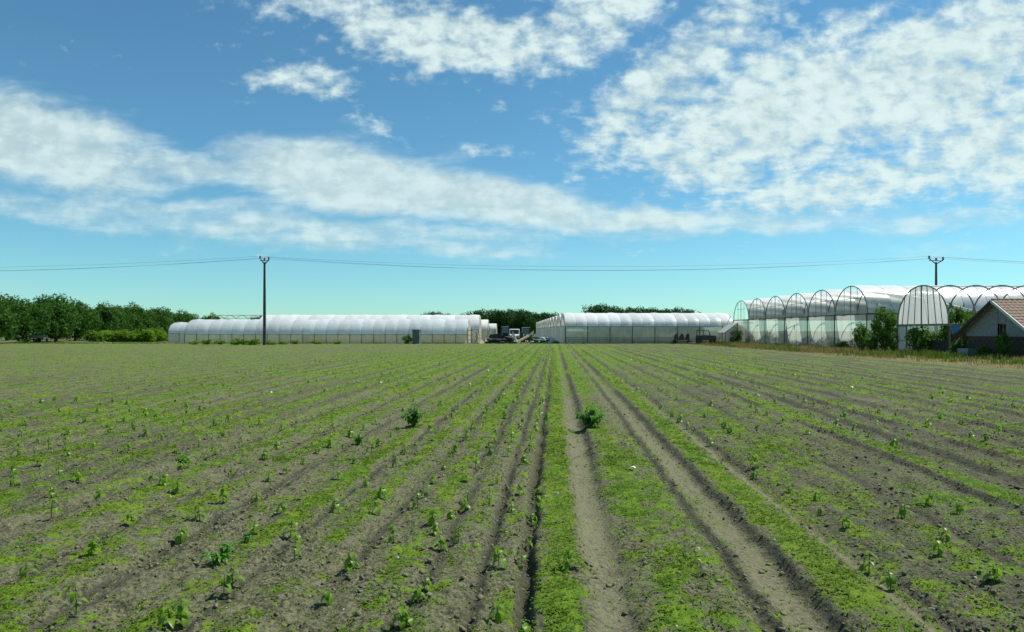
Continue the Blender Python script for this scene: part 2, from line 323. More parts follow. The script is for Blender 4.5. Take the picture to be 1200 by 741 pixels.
def field_maps(X, Y, hi=True):
    q = rowq(X, Y)
    inx = sstep(X+.4*(vnoise(Y*.5, X*0, 77)-.5), 22.6, 21.0)*sstep(Y, 97.5, 95.0)*sstep(Y, -6, -3)
    inx = inx*sstep(X, -75, -71)
    weed = np.zeros_like(q); h = np.zeros_like(q); damp_shade = np.zeros_like(q); pale = np.zeros_like(q)
    for c, hw, st in STRIPS:
        weed = np.maximum(weed, st*np.exp(-(np.abs(q-c)/hw)**3)); h = h+.028*np.exp(-(np.abs(q-c)/(hw*1.25))**4)
    for c, hw, d in TRACKS:
        g = np.exp(-(np.abs(q-c)/hw)**4); h = h-d*g; pale = np.maximum(pale, g*(1-.75*sstep(Y, 7, 20))*(.55+.6*vnoise(X*1.3, Y*.8, 12)))
    for c, d in BANKS:           # a steep step, soil turned up on the right hand side of a cut
        rough = 1+.8*(vnoise(Y*2.3, c*9+0*q, 5)-.5); on = sstep(vnoise(Y*.33, c*7+0*q, 6), .12, .4)
        z = (q-c); e = np.where(z < 0, np.exp(z/.10), np.exp(-z/.13))*on
        st = np.tanh(z/.012)
        h = h+d*.50*rough*e*st; damp_shade = np.maximum(damp_shade, on*np.exp(-((z+.008)/(.032+.03*sstep(Y, 12, 40)))**2)*.95)  # shade of the left-facing bank painted in together with damp turned soil
    for c, wd, d in TRENCH:
        g = np.exp(-((q-c)/wd)**4)*(1 if c == -.125 else sstep(vnoise(Y*.4, c*9+0*q, 8), .15, .5)); h = h-d*g; damp_shade = np.maximum(damp_shade, g)
    far = sstep(Y, 10, 42); cen = np.exp(-(np.abs(q)/6.5)**4); side = np.exp(-(np.abs(q-4)/9)**4)
    patch = fbm(X*.55, Y*.28, 4, 40); patch2 = fbm(X*1.9, Y*1.5, 3, 50)
    near = sstep(Y, 9, 3.6)
    base = .39-.03*far+.14*far*cen+.03*far*side
    weed = np.maximum(weed*(1.0-.24*near), base)
    patch3 = fbm(X*7, Y*7, 2, 57)
    weed = weed+(.50-.15*far)*(patch-.5)+(.45-.2*far)*(patch2-.5)+.75*(patch3-.5)*(1-far)
    weed = weed+.10*far-.10*pale*(1-far*.6)
    weed = weed*(1-.85*damp_shade*(1-.15*far))*(1-.55*pale*(1-.7*far))
    left = sstep(q, -4, -12); weed = weed-.06*left
    band = sstep(vnoise(q*1.05+3, Y*.02, 61), .48, .72)*(1-far*.4); damp_shade = np.maximum(damp_shade, .62*band*(np.abs(q) > 1.3)*(1-pale)*np.clip(1-weed*1.1, 0, 1))
    rb = sstep(q, 1.36, 1.5)*np.clip(1.15-weed*1.2, 0, 1)*(1-pale)*sstep(fbm(X*1.1, Y*.4, 3, 63), .34, .56); damp_shade = np.maximum(damp_shade, .72*rb); weed = weed*(1-.45*rb)
    clod = np.clip(1.15-weed*1.2, 0, 1)*(1-.85*pale)
    if hi:
        n1 = fbm(X*9, Y*9, 4, 20, .6)-.5; n2 = fbm(X*2.2, Y*2.2, 3, 24)-.5; rid = 1-np.abs(2*fbm(X*14, Y*14, 2, 28)-1); n3 = fbm(X*27, Y*27, 2, 29, .7)-.5; lump = sstep(fbm(X*6, Y*6, 2, 26), .55, .75)
        rough_ = .25+.75*clod; h = h+n2*.05+n1*(.012+.042*clod)+(rid-.5)*.020*clod+n3*.026*rough_+lump*.022*clod
    h = h*inx
    dry = sstep(X, 21.2, 22.8)*sstep(Y, 140, 120)*sstep(Y, 2, 8)
    weed = np.clip(weed, 0, 1)*inx + (1-inx)*.42*(1-.6*dry)
    return h, weed, damp_shade*inx, dry, clod*inx, pale*inx, q, inx
def gh(x, y):
    return float(field_maps(np.array([x], float), np.array([y], float))[0][0])

# ------------------------------------------------------------------ ground: one sheet to the horizon
def build_ground():
    ys = np.concatenate([np.array([-3000,-600,-120,-30,-8,0.,1.2,2.0,2.5]), np.exp(np.linspace(math.log(2.7), math.log(104), 640)), np.array([108,115,125,140,160,190,240,320,500,900,1800,4500.])])
    s = np.concatenate([[-60,-20,-8,-3,-1.8,-1.3], np.linspace(-1.05, 1.05, 620), [1.3,1.8,3,8,20,60]])
    wid = .76*np.clip(ys, 3, 400)+2.5
    Y, S = np.meshgrid(ys, s, indexing='ij'); X = S*wid[:, None]
    h, weed, damp_shade, dry, clod, pale, q, inx = field_maps(X.ravel(), Y.ravel())
    V = np.stack([X.ravel(), Y.ravel(), h], 1); nr, nc = X.shape
    i = np.arange(nr*nc).reshape(nr, nc); Fq = np.stack([i[:-1,:-1], i[:-1,1:], i[1:,1:], i[1:,:-1]], -1).reshape(-1, 4)
    m, N, L = newmat('field soil')
    def attr(n):
        a = N.new('ShaderNodeAttribute'); a.attribute_name = n; return a.outputs['Fac']
    tc = N.new('ShaderNodeTexCoord')
    def nz(scale, det, rough=.6, dist=0.):
        n = N.new('ShaderNodeTexNoise'); n.inputs['Scale'].default_value = scale; n.inputs['Detail'].default_value = det; n.inputs['Roughness'].default_value = rough; n.inputs['Distortion'].default_value = dist
        L.new(tc.outputs['Object'], n.inputs['Vector']); return n.outputs[0]
    def math_(op, a, b, c=None):
        n = N.new('ShaderNodeMath'); n.operation = op
        for k, v in enumerate((a, b, c)):
            if v is None: continue
            if hasattr(v, 'is_output'): L.new(v, n.inputs[k])
            else: n.inputs[k].default_value = v
        return n.outputs[0]
    def rng(x, a, b, c=0., d=1.):
        n = N.new('ShaderNodeMapRange'); n.interpolation_type = 'SMOOTHSTEP'; L.new(x, n.inputs[0])
        for k, v in enumerate((a, b, c, d)): n.inputs[k+1].default_value = v
        return n.outputs[0]
    A, B, Cn, D = nz(3.0, 6), nz(34.0, 5, .65), nz(9.0, 5, .6, .3), nz(.5, 4)
    soil = mixrgb(N, L, rng(B, .38, .64), (.042,.044,.027), (.190,.182,.102))
    soil = mixrgb(N, L, rng(A, .35, .7, 0, .55), soil, (.152,.152,.086))
    soil = mixrgb(N, L, math_('MULTIPLY', attr('pale'), .55), soil, (.212,.202,.120))
    soil = mixrgb(N, L, math_('MULTIPLY', attr('damp_shade'), .8), soil, (.052,.052,.038))
    gcol = mixrgb(N, L, rng(Cn, .35, .65), (.060,.134,.009), (.150,.246,.018))
    gcol = mixrgb(N, L, rng(D, .40, .66, 0, .6), gcol, (.172,.225,.020))
    E = nz(120.0, 4, .6)
    gcol = mixrgb(N, L, rng(E, .36, .56, .6, 0.), gcol, (.018,.034,.007))  # dark specks: bare soil and shade between leaves painted into the green
    thr = math_('ADD', math_('MULTIPLY', math_('ADD', math_('MULTIPLY', B, .5), math_('MULTIPLY', Cn, .5)), 2.0), math_('MULTIPLY', attr('weed'), .72))
    gm = rng(thr, 1.28, 1.46)
    col = mixrgb(N, L, gm, soil, gcol)
    drc = mixrgb(N, L, rng(Cn, .35, .65), (.11,.10,.035), (.22,.185,.075))
    col = mixrgb(N, L, attr('dry'), col, drc)
    b = N.new('ShaderNodeBsdfPrincipled'); L.new(col, b.inputs['Base Color']); b.inputs['Roughness'].default_value = .95; b.inputs['Specular IOR Level'].default_value = .12
    bp = N.new('ShaderNodeBump'); bp.inputs['Strength'].default_value = 1.0; bp.inputs['Distance'].default_value = .03; L.new(B, bp.inputs['Height']); L.new(bp.outputs[0], b.inputs['Normal'])
    o = N.new('ShaderNodeOutputMaterial'); L.new(b.outputs[0], o.inputs[0])
    me = nmesh('ground', V, Fq, m, smooth=True)
    for n, a in (('weed', weed), ('damp_shade', damp_shade), ('dry', dry), ('pale', pale)):
        at = me.attributes.new(n, 'FLOAT', 'POINT'); at.data.foreach_set('value', a.astype(np.float32))
    tag(inst('ground', me), 'flat field of weedy soil drills running away to the greenhouses', 'field', kind='structure')
build_ground()

# ------------------------------------------------------------------ low cover: weeds, clods, grass (uncountable)
def leaf_cards(X, Y, Z, n_leaf, Lmin, Lmax, wr, el0, el1, rise=0.0):
    """rosettes of small pointed leaves; returns verts, quads"""
    n = len(X); X, Y, Z = (np.repeat(a, n_leaf) for a in (X, Y, Z)); k = len(X)
    az = npr.random(k)*2*np.pi; el = R(el0)+(R(el1)-R(el0))*npr.random(k); Ln = (Lmin+(Lmax-Lmin)*npr.random(k)); 
    if np.ndim(Ln) == 1 and isinstance(rise, float): Z = Z+rise*npr.random(k)*Ln
    d = np.stack([np.cos(az)*np.cos(el), np.sin(az)*np.cos(el), np.sin(el)], 1); sd_ = np.stack([-np.sin(az), np.cos(az), .5*(npr.random(k)-.5)], 1)
    c = np.stack([X, Y, Z], 1); b = c+d*(Ln*.15)[:, None]; md = c+d*(Ln*.62)[:, None]; tp = c+d*Ln[:, None]; tp[:, 2] -= Ln*.18
    s_ = sd_*(Ln*wr*.5)[:, None]
    V = np.stack([b, md+s_, tp, md-s_], 1).reshape(-1, 3); Fq = np.arange(4*k).reshape(-1, 4)
    return V, Fq
def scatter(n, y0, y1, power, wid=.76, off=1.5):
    """random spots with density falling off with distance like 1/Y^power"""
    u = npr.random(n)
    a = 2-power
    Y = (y0**a+u*(y1**a-y0**a))**(1/a) if abs(a) > 1e-6 else y0*(y1/y0)**u
    X = (npr.random(n)*2-1)*(wid*Y+off); return X, Y
def build_weeds():
    Vs, Fs, T, o = [], [], [], 0
    for n, y0, y1, pw, nl, l0, l1, w0, wg in ((210000, 3.3, 11, 1.6, 4, .009, .026, .16, 1.3), (140000, 9, 26, 1.7, 4, .020, .044, .26, 1.5), (60000, 22, 60, 1.8, 3, .05, .09, .50, 2.2)):
        X, Y = scatter(n, y0, y1, pw); h, weed, damp_shade, dry, clod, pale, q, inx = field_maps(X, Y)
        grain = fbm(X*5, Y*5, 3, 90)
        keep = (npr.random(n) < np.clip((weed-w0)*wg, 0.09 if w0 < .4 else .02, 1)*np.clip((grain-.22)*2.2, .10, 1)*(1-.7*pale)) & (inx > .5)
        X, Y, h = X[keep], Y[keep], h[keep]
        V, Fq = leaf_cards(X, Y, h, nl, l0, l1, .62, 8, 55)
        Vs.append(V); Fs.append(Fq+o); o += len(V)
        T.append(np.clip(np.repeat(npr.random(len(X)), nl)*.7+npr.random(len(Fq))*.3, 0, 1))
    me = nmesh('weed_cover', np.concatenate(Vs), np.concatenate(Fs), M['leaf_weed'], np.concatenate(T))
    tag(inst('weed_cover', me), 'low yellow green weeds growing in strips over the soil', 'weeds', kind='stuff')
build_weeds()
def build_clods():
    n = 90000; X, Y = scatter(n, 3.3, 17, 1.5); h, weed, damp_shade, dry, clod, pale, q, inx = field_maps(X, Y)
    keep = npr.random(n) < np.clip(clod+.15*(1-pale), 0, 1)*np.clip(.35+damp_shade*1.2, 0, 1)*np.clip((fbm(X*2.5, Y*2.5, 3, 70)-.3)*2.2, .05, 1)
    X, Y, h = X[keep], Y[keep], h[keep]; n = len(X)
    t = (1+5**.5)/2
    ico = np.array([(-1,t,0),(1,t,0),(-1,-t,0),(1,-t,0),(0,-1,t),(0,1,t),(0,-1,-t),(0,1,-t),(t,0,-1),(t,0,1),(-t,0,-1),(-t,0,1)])/1.9
    fi = np.array([(0,11,5),(0,5,1),(0,1,7),(0,7,10),(0,10,11),(1,5,9),(5,11,4),(11,10,2),(10,7,6),(7,1,8),(3,9,4),(3,4,2),(3,2,6),(3,6,8),(3,8,9),(4,9,5),(2,4,11),(6,2,10),(8,6,7),(9,8,1)])
    r = .003+.015*npr.random(n)**4; r = r*(1+Y*.02)
    V = ico[None]*(1+1.1*(npr.random((n,12,1))-.5))*r[:, None, None]*np.array([1,1,.75])*(.7+.6*npr.random((n,1,3)))
    V = V+np.stack([X, Y, h+r*.25], 1)[:, None, :]
    Fq = (fi[None]+(np.arange(n)*12)[:, None, None]).reshape(-1, 3)
    m = plain('soil clods', (.185,.178,.105), .95, 0, 9, .35, .5, dirt=(.095,.092,.06), spec=.1)
    tag(inst('soil_clods', nmesh('soil_clods', V.reshape(-1, 3), Fq, m)), 'loose grey brown clods of turned soil between the drills', 'soil', kind='stuff')
build_clods()
def blades(name, X, Y, Z, H, mat, label, cat, lean=.35, wr=.05, tint=None):
    k = len(X); az = npr.random(k)*2*np.pi; c = np.stack([X, Y, Z], 1); up = np.stack([np.cos(az)*lean*npr.random(k), np.sin(az)*lean*npr.random(k), np.ones(k)], 1)
    s_ = np.stack([-np.sin(az), np.cos(az), np.zeros(k)], 1)*(H*wr)[:, None]
    V = np.stack([c-s_, c+s_, c+up*(H*.6)[:, None]+s_*.8, c+up*(H*.6)[:, None]-s_*.8, c+up*H[:, None]+np.stack([np.cos(az), np.sin(az), 0*az], 1)*(H*.25*npr.random(k))[:, None]], 1)
    i = np.arange(k)*5; Fq = np.concatenate([np.stack([i, i+1, i+2, i+3], 1), np.stack([i+3, i+2, i+4, i+4], 1)])
    V = V.reshape(-1, 3); fs = [tuple(f) for f in Fq[:k]]; 
    me = bpy.data.meshes.new(name); tri = Fq[k:, :3]
    me.from_pydata(V.tolist(), [], Fq[:k].tolist()+tri.tolist()); me.materials.append(mat)
    t = npr.random(k) if tint is None else tint
    a = me.attributes.new('tint', 'FLOAT', 'FACE'); a.data.foreach_set('value', np.concatenate([t, t]).astype(np.float32))
    return tag(inst(name, me), label, cat, kind='stuff')
def build_grass():
    n = 48000; Y = 24+npr.random(n)**1.2*78; X = 22.0+npr.random(n)*8.4
    d = fbm(X*.7, Y*.7, 3, 15); k = (npr.random(n) < np.clip((d-.25)*2.2, .1, 1)) & ~((X > 29.6) & (Y > 41) & (Y < 50)); X, Y, d = X[k], Y[k], d[k]
    H = (.16+.30*npr.random(len(X)))*(.5+d)*np.clip((X-21.5)/3, .45, 1)*np.where(Y < 45, .8, 1)
    green = vnoise(X*.35, Y*.35, 19) > .60
    blades('dry_grass', X[~green], Y[~green], 0*X[~green]-.02, H[~green], M['dry'], 'strip of tall dry straw coloured grass along the field edge', 'grass', wr=.045)
    n2 = 16000; X2 = -66+npr.random(n2)*96; Y2 = 95.6+npr.random(n2)*2.0; k2 = (fbm(X2*.5, Y2*.5, 3, 16) > .45) & ((X2 < -6.2) | (X2 > 7.3) | (npr.random(n2) < .5)) & ~((X2 > 22.5) & (X2 < 29)); X2, Y2 = X2[k2], Y2[k2]
    H2 = .10+.22*npr.random(len(X2))
    X3, Y3, H3 = np.concatenate([X[green], X2]), np.concatenate([Y[green], Y2]), np.concatenate([H[green], H2])
    blades('green_grass', X3, Y3, 0*X3-.02, H3, M['grass'], 'uneven green grass fringing the far edge of the field', 'grass', wr=.05)
build_grass()

# ------------------------------------------------------------------ trees and bushes
def crown_mesh(name, mat, rx, ry, rz, n_clump, n_leaf, ls, seed, zc=0.0, flat=.6):
    g = np.random.default_rng(seed)
    u = g.normal(size=(n_clump, 3)); u /= np.linalg.norm(u, axis=1)[:, None]; rr = .35+.65*g.random(n_clump)**.5
    cc = u*rr[:, None]*np.array([rx, ry, rz])*.80; cr = (.18+.20*g.random(n_clump))*min(rx, ry, rz)*1.15
    ci = g.integers(0, n_clump, n_leaf); d = g.normal(size=(n_leaf, 3)); d /= np.linalg.norm(d, axis=1)[:, None]
    p = cc[ci]+d*(cr[ci]*(.55+.6*g.random(n_leaf)))[:, None]; p[:, 2] += zc
    nrm = d+.8*g.normal(size=(n_leaf, 3)); nrm[:, 2] += .35; nrm /= np.linalg.norm(nrm, axis=1)[:, None]
    t = np.cross(nrm, g.normal(size=(n_leaf, 3))); t /= np.linalg.norm(t, axis=1)[:, None]; b = np.cross(nrm, t)
    L_ = ls*(.6+.8*g.random(n_leaf)); 
    V = np.stack([p-t*L_[:, None], p+b*(L_*.5)[:, None]-nrm*(L_*.12)[:, None], p+t*L_[:, None], p-b*(L_*.5)[:, None]-nrm*(L_*.12)[:, None]], 1).reshape(-1, 3)
    tint = np.clip(.25+.5*g.random(n_clump)[ci]+.4*(g.random(n_leaf)-.5), 0, 1)
    return nmesh(name, V, np.arange(4*n_leaf).reshape(-1, 4), mat, tint), cc+np.array([0, 0, zc])
def make_tree(name, mat, H, rx, seed, n_leaf=6500, ls=.17, low=.015):
    """tapered trunk with limbs reaching into the clumps of the crown"""
    rz = H*(1-low)/2; zc = H*low+rz
    cm, cc = crown_mesh(name+'_crown', mat, rx, rx*.95, rz, 46, n_leaf, ls, seed, zc)
    b = MB(); b.tube([(0,0,-.2),(.05,0,H*.15),(-.04,.05,H*.4),(.02,0,H*.78)], [.16,.13,.09,.03], 7)
    for c in cc[:12]:
        z0 = H*(.15+.03*(c[2]/H*10)); z0 = min(z0, c[2]*.8)
        b.tube([(0,0,z0),(c[0]*.5, c[1]*.5, z0+(c[2]-z0)*.6),tuple(c)], [.06,.04,.012], 5)
    return cm, b.mesh(name+'_trunk', M['bark'])
TREES = [make_tree('tree', M['leaf_tree'], 7.0, 2.9+.3*k, 100+k, ls=.19) for k in range(4)]
FART = [make_tree('far_tree', M['leaf_far'], 9.0, 4.2+.4*k, 140+k, 5000, .26, .03) for k in range(4)]
def plant_tree(protos, k, x, y, H, H0, label, group, name='tree', rz=None, wide=1.0):
    s = H/H0; t = thing(name, label, 'tree', (x, y, 0), rnd.random()*6.28 if rz is None else rz, group)
    cm, tm = protos[k % len(protos)]
    for n, me in (('crown', cm), ('trunk', tm)): inst(n, me, t, sc=(s*wide, s*wide, s))
    return t
# orchard row on the left: it runs from beside the field away behind the long tunnel
ROW_L = 'dense mid green tree fronting the tall row beside the field'
for i in range(27):
    f = i/26; Y = 88+ (1-(1-f)**.72)*172; X = -62-.27*(Y-88)*.78+rnd.uniform(-1.2, 1.2)
    plant_tree(TREES, i, X-4, Y+rnd.uniform(-1.5, 1.5), 6.7+rnd.uniform(-.6, .8), 7.0, 'mid green tree shading the grey farm trailer' if 2 <= i <= 4 else ROW_L if i < 9 else 'mid green tree behind the yellow green shrubs' if i < 17 else 'smaller looking tree at the far end of the row behind the tunnel end', 'trees in the row left of the field')
for i in range(16):
    f = i/15; Y = 96+f*150; X = -70-.21*(Y-88)-rnd.uniform(2, 7)
    plant_tree(TREES, i+2, X-4, Y, 7.4+rnd.uniform(-.5, .8), 7.0, 'taller tree standing behind the front of the left tree row', 'trees in the row left of the field')
for i, (px, top, Y) in enumerate(((546,366,262),(556,364,255),(567,363,250),(578,362,258),(590,361.5,250),(601,362,262),(611,363,252),(621,364,246),(631,365,258),(641,366,250),(652,367,262),(585,366,275),(615,366,280))):
    x, y, z = P(px, top, Y); plant_tree(FART, i, x, y, z*1.02, 9.0, 'dark green tree behind the lane between the greenhouse blocks', 'trees beyond the lane')
for i, (px, top, Y) in enumerate(((696,357,300),(706,357,292),(717,358,300),(728,359.5,296),(739,360,305),(750,360.5,298),(762,360,300),(773,361,295),(784,361.5,303),(795,361,296),(806,362,300),(814,364,300))):
    x, y, z = P(px, top, Y); plant_tree(FART, i+1, x, y, z*1.02, 9.0, 'dark green tree showing above the long white greenhouse roof', 'trees above the white roof')
for i, (px, top, Y) in enumerate(((497,366,290),(505,365,296),(514,366,292),(523,367,296),(299,370,280),(306,370,285))):
    x, y, z = P(px, top, Y); plant_tree(FART, i, x, y, z*1.02, 9.0, 'distant tree whose crown just clears the left greenhouse roofs', 'trees above the left roofs', wide=.8)

BUSH = [crown_mesh('bush_crown', M['leaf_bush'], 1.0, 1.0, .9, 26, 1500, .085, 200+k, .95) for k in range(3)]
SHRUB = [crown_mesh('shrub_crown', M['leaf_shrub'], 1.0, 1.0, .9, 34, 2200, .095, 210+k, .70) for k in range(3)]
WEEDB = [crown_mesh('weed_crown', M['leaf_shrub'], 1.0, 1.0, .9, 18, 500, .14, 220+k, .62) for k in range(3)]
def bush(protos, k, x, y, rx, H, label, group=None, name='bush', cat='bush'):
    t = thing(name, label, cat, (x, y, 0), rnd.random()*6.28, group)
    cm, cc = protos[k % len(protos)]; s = (rx, rx, H/1.85); inst('foliage', cm, t, sc=s)
    b = MB()
    for c in cc[:9]: b.tube([(c[0]*.1, c[1]*.1, -.1), (c[0]*.45, c[1]*.45, c[2]*.55), tuple(c)], [.035,.025,.01], 5)
    b.build('stems', M['bark'], t).scale = s
    return t
for i, (px, py, ptop, wpx) in enumerate(((108,400.5,382,10),(118,400.5,386,9),(130,401,383,11),(143,401,384,11),(157,401,383.5,11),(170,401,384,10),(183,400.5,382,11),(195,400,384,9),(122,399.6,385,12),(150,399.6,384,12),(176,399.6,384,12))):
    x, y = G(px, py); bush(SHRUB, i, x, y+rnd.uniform(-1.5,1.5), wpx*y/F*rnd.uniform(.85,1.35), (py-ptop)*y/F*rnd.uniform(.72,1.15), 'yellow green shrub in the hedge between the tree row and the tunnel end', 'shrubs by the tunnel end', 'shrub', 'shrub')
for i, (px, py, ptop, wpx) in enumerate(((226,404,398,9),(243,404,396,9),(258,404,397,8),(276,404.5,394,9),(288,404.5,396,10),(300,404.5,395,8),(318,404.5,397,9),(331,404,399,8),(345,403.6,397,7),(372,403.6,397,8),(396,403.6,399,8))):
    x, y = G(px, py); y = min(y, 95.5); x = (px-600)/F*y; bush(WEEDB, i, x, y, wpx*y/F*.9, (py-ptop)*y/F, 'low tangled weed bush at the foot of the left tunnel wall', 'weed bushes along the left tunnel', 'weed_bush', 'bush')

# ------------------------------------------------------------------ film greenhouses
def arch(t, w, e, r, p=1.0):
    """half arch profile, t 0..1 across the bay: returns (y, z)"""
    a = math.pi*t; return (w/2*(1-math.cos(a)), e+(r-e)*math.sin(a)**p)
def hoop_mesh(w, e, r, rad, p=1.0, n=18):
    return MB().tube([(0,)+arch(i/n, w, e, r, p) for i in range(n+1)], rad, 6).mesh('hoop', M['steel'])
def roof_mesh(w, e, r, L_, mat, p=1.0, t0=0.0, t1=1.0, bulge=.05, seed=0, out=.03):
    g = random.Random(seed); ph = g.random()*6
    def fn(u, v):
        t = t0+(t1-t0)*v; y, z = arch(t, w, e, r, p)
        b = out+bulge*math.sin(math.pi*u)*(.6+.4*math.sin(7*v+ph))+.015*math.sin(9*u+11*v+ph)*math.sin(math.pi*u)
        a = math.pi*t; return (u*L_, y-b*math.cos(a), z+b*math.sin(a))
    return MB().sheet(fn, 6, 16).mesh('roof_panel', mat, smooth=True)
def wall_mesh(L_, z0, z1, mat, wav=.03, seed=0, axis='x', ragged=0.0):
    g = random.Random(seed); a, b = g.random()*6, g.random()*6
    def fn(u, v):
        d = wav*math.sin(math.pi*u)*(math.sin(9*u+a)+.6*math.sin(5*v+b+4*u)); zz = z0+(z1-z0)*v
        if ragged and v < .01: zz += ragged*g.random()
        return (u*L_, d, zz) if axis == 'x' else (d, u*L_, zz)
    return MB().sheet(fn, 8, 5).mesh('wall_panel', mat, smooth=True)
def post_mesh(h, r=.04, mat=None): return MB().tube([(0,0,-.25),(0,0,h)], r, 7).mesh('post', mat or M['darksteel'])

# --- right hand gutter connected block
RX, RY, RB, NB = 30.7, 62.6, 6.3, 6
def right_block():
    e, r, dx, nx = 3.2, 5.75, 2.1, 19
    t = thing('film_greenhouse', 'six bay greenhouse with open arched gables above a stained pale film wall', 'greenhouse', (RX, RY, 0))
    hm = hoop_mesh(RB, e, r, .045)
    pn = post_mesh(e-.05, .028, M['steel']); pm = post_mesh(e-.05, .05); gm = [wall_mesh(RB/2-.03, .03, e-.06, M['film_pale'], .05, k, 'y') for k in range(4)]; sm = [wall_mesh(dx-.03, .03, e-.06, M['film_wall'], .03, k+5) for k in range(2)]
    gut = MB().box((dx*nx/2, 0, 0), (dx*nx+.2, .22, .10)).mesh('gutter', M['darksteel'])
    eb = MB().box((-.06, RB/2, e-.03), (.10, RB, .09)).mesh('eave_beam', M['darksteel'])
    fr = MB(); fr.tube([(0,RB/2,e),(0,RB/2,r-.03)], .035); fr.tube([(0,RB*.22,e+(r-e)*.55),(0,RB*.78,e+(r-e)*.55)], .025)
    for s in (.30, .70): fr.tube([(0,RB*s,e),(0,RB*s,e+(r-e)*.90)], .020)
    frm = fr.mesh('gable_frame', M['steel'])
    # near the gables the far half of each vault is stripped and the near half carries a grey curtain that falls slantwise to the gutter
    half = [roof_mesh(RB, e, r, dx, M['film_white'], t0=0, t1=.50, seed=k+3) for k in range(3)]; full = [roof_mesh(RB, e, r, dx, M['film_white'], seed=k) for k in range(3)]
    drop = [.30,.26,.20,.13,.06,.0]
    def cur(i):
        def fn(u, v):
            t1 = drop[i]+(drop[i+1]-drop[i])*u; y, z = arch(.004+t1*v, RB, e, r); a_ = math.pi*t1*v; o_ = .10+.03*math.sin(v*14+i); return (u*dx, y-o_*math.cos(a_), z+o_*math.sin(a_))
        return MB().sheet(fn, 4, 14).mesh('slant_curtain', M['film_grey'], smooth=True)
    CU = [cur(i) for i in range(5)]
    for b in range(NB):
        y0 = b*RB
        inst('eave_beam', eb, t, (0, y0, 0)); inst('gable_frame', frm, t, (0, y0, 0))
        for i in range(nx+1 if b == 0 else 14):
            inst('hoop', hm, t, (i*dx, y0, 0))
            if i < (nx if b == 0 else 13): inst('roof_panel', (half if i < 5 else full)[(i+b) % 3], t, (i*dx, y0, 0))
            if i < 5: inst('slant_curtain', CU[i], t, (i*dx, y0, 0))
        for k in range(2):
            inst('wall_panel', gm[(b*2+k) % 4], t, (0, y0+k*RB/2+.015, 0)); inst('post', pm if k == 0 else pn, t, (-.08 if k == 0 else .06, y0+k*RB/2, 0))
    for b in range(NB+1): inst('gutter', gut, t, (0, b*RB, e-.02))
    inst('post', pm, t, (-.08, NB*RB, 0))
    for i in range(nx): inst('wall_panel', sm[i % 2], t, (i*dx, 0.0, 0)); inst('post', pm, t, (i*dx+dx, -.07, 0))
    # a valve riser with pipe arm in front of the wall
    v = MB(); v.tube([(-.35,17.6,-.2),(-.35,17.6,2.2)], .04); v.tube([(-.35,17.6,1.9),(-.35,15.4,2.3),(-.35,15.4,1.75)], .03); v.tube([(-.35,17.6,1.2),(-.35,16.6,1.3)], .025)
    v.build('pipe_riser', M['steel'], t)
right_block()
def inside_crop(name, x0, x1, y, h, n, label, seed, axis='x'):
    g = np.random.default_rng(seed); a = x0+(x1-x0)*g.random(n); hh = h*(.35+.65*vnoise(a*.45, a*0+seed, 3)); z = hh*g.random(n)
    s = y+.35*(g.random(n)-.5); X, Y = (a, s) if axis == 'x' else (s, a)
    V, Fq = leaf_cards(X, Y, z, 2, .12, .26, .55, -30, 40); 
    tag(inst(name, nmesh(name, V, Fq, M['leaf_far'], npr.random(len(Fq)))), label, 'crop', kind='stuff')
inside_crop('greenhouse_crop', RY+.3, RY+NB*RB-.3, RX+.28, 2.0, 5200, 'leafy crop standing behind the stained pale film wall', 301, 'y')

# --- bare hoop tunnel with covered gable
def hoop_tunnel():
    X0, Y0, w, e, r, dx, n = RX, 51.0, 6.7, 2.15, 5.1, 1.95, 9
    t = thing('hoop_tunnel', 'tunnel of bare steel hoops with one white covered gable over an open doorway', 'greenhouse', (X0, Y0, 0))
    hm = hoop_mesh(w, e, r, .05, .85); pm = post_mesh(e, .05, M['darksteel'])
    for i in range(n):
        inst('hoop', hm, t, (i*dx, 0, 0))
        for s in (0, w): inst('post', pm, t, (i*dx, s, 0))
    pr = MB().tube([(-.05,0,0),(dx*(n-1)+.05,0,0)], .025, 6).mesh('purlin', M['steel'])
    for y, z in ((w/2, r-.06), (.03, e+.05), (w-.03, e+.05)): inst('purlin', pr, t, (0, y, z))
    # gable film in vertical panels between leaning bars
    xs = [.0, .10, .24, .37, .5, .63, .76, .90, 1.0]
    def edge(s):                       # height of the hoop above lateral position s
        a = math.acos(max(-1, min(1, 1-2*s))); return e+(r-e)*math.sin(a)**.85
    for k in range(8):
        a, b = xs[k], xs[k+1]
        def fn(u, v):
            s = a+(b-a)*u; return (.03+.03*math.sin(math.pi*u)*math.sin(3*v+k), s*w, e+.02+(edge(s)-e-.03)*v)
        MB().sheet(fn, 8, 6).build('gable_panel', M['film_gable'], t, True)
        if 0 < k: MB().tube([(-.03, (.5+(a-.5)*1.10)*w if abs(a-.5) < .38 else a*w, e), (-.03, (.5+(a-.5)*.85)*w, edge(.5+(a-.5)*.85)-.04)], .045 if k == 4 else .028, 6).build('gable_bar', M['darksteel'], t)
    MB().box((-.05, w/2, e), (.12, w+.1, .14)).build('lintel', M['steel'], t)
    d = MB().box((-.02, w-.72, 1.05), (.05, 1.35, 2.06)).build('door_panel', M['film_door'], t)
    f = MB()
    for y in (w-.06, w-1.42): f.box((-.08, y, 1.05), (.07, .07, 2.10))
    f.box((-.08, w-.74, .95), (.05, 1.3, .05)); f.build('door_frame', M['steel'], d)
    for k in range(16):                # boards of the low barrier across the doorway
        MB().box((.35, .25+k*.32, .50+rnd.uniform(-.05,.05)), (.04, .28, .98)).build('board', M['dark_board'], t)
hoop_tunnel()

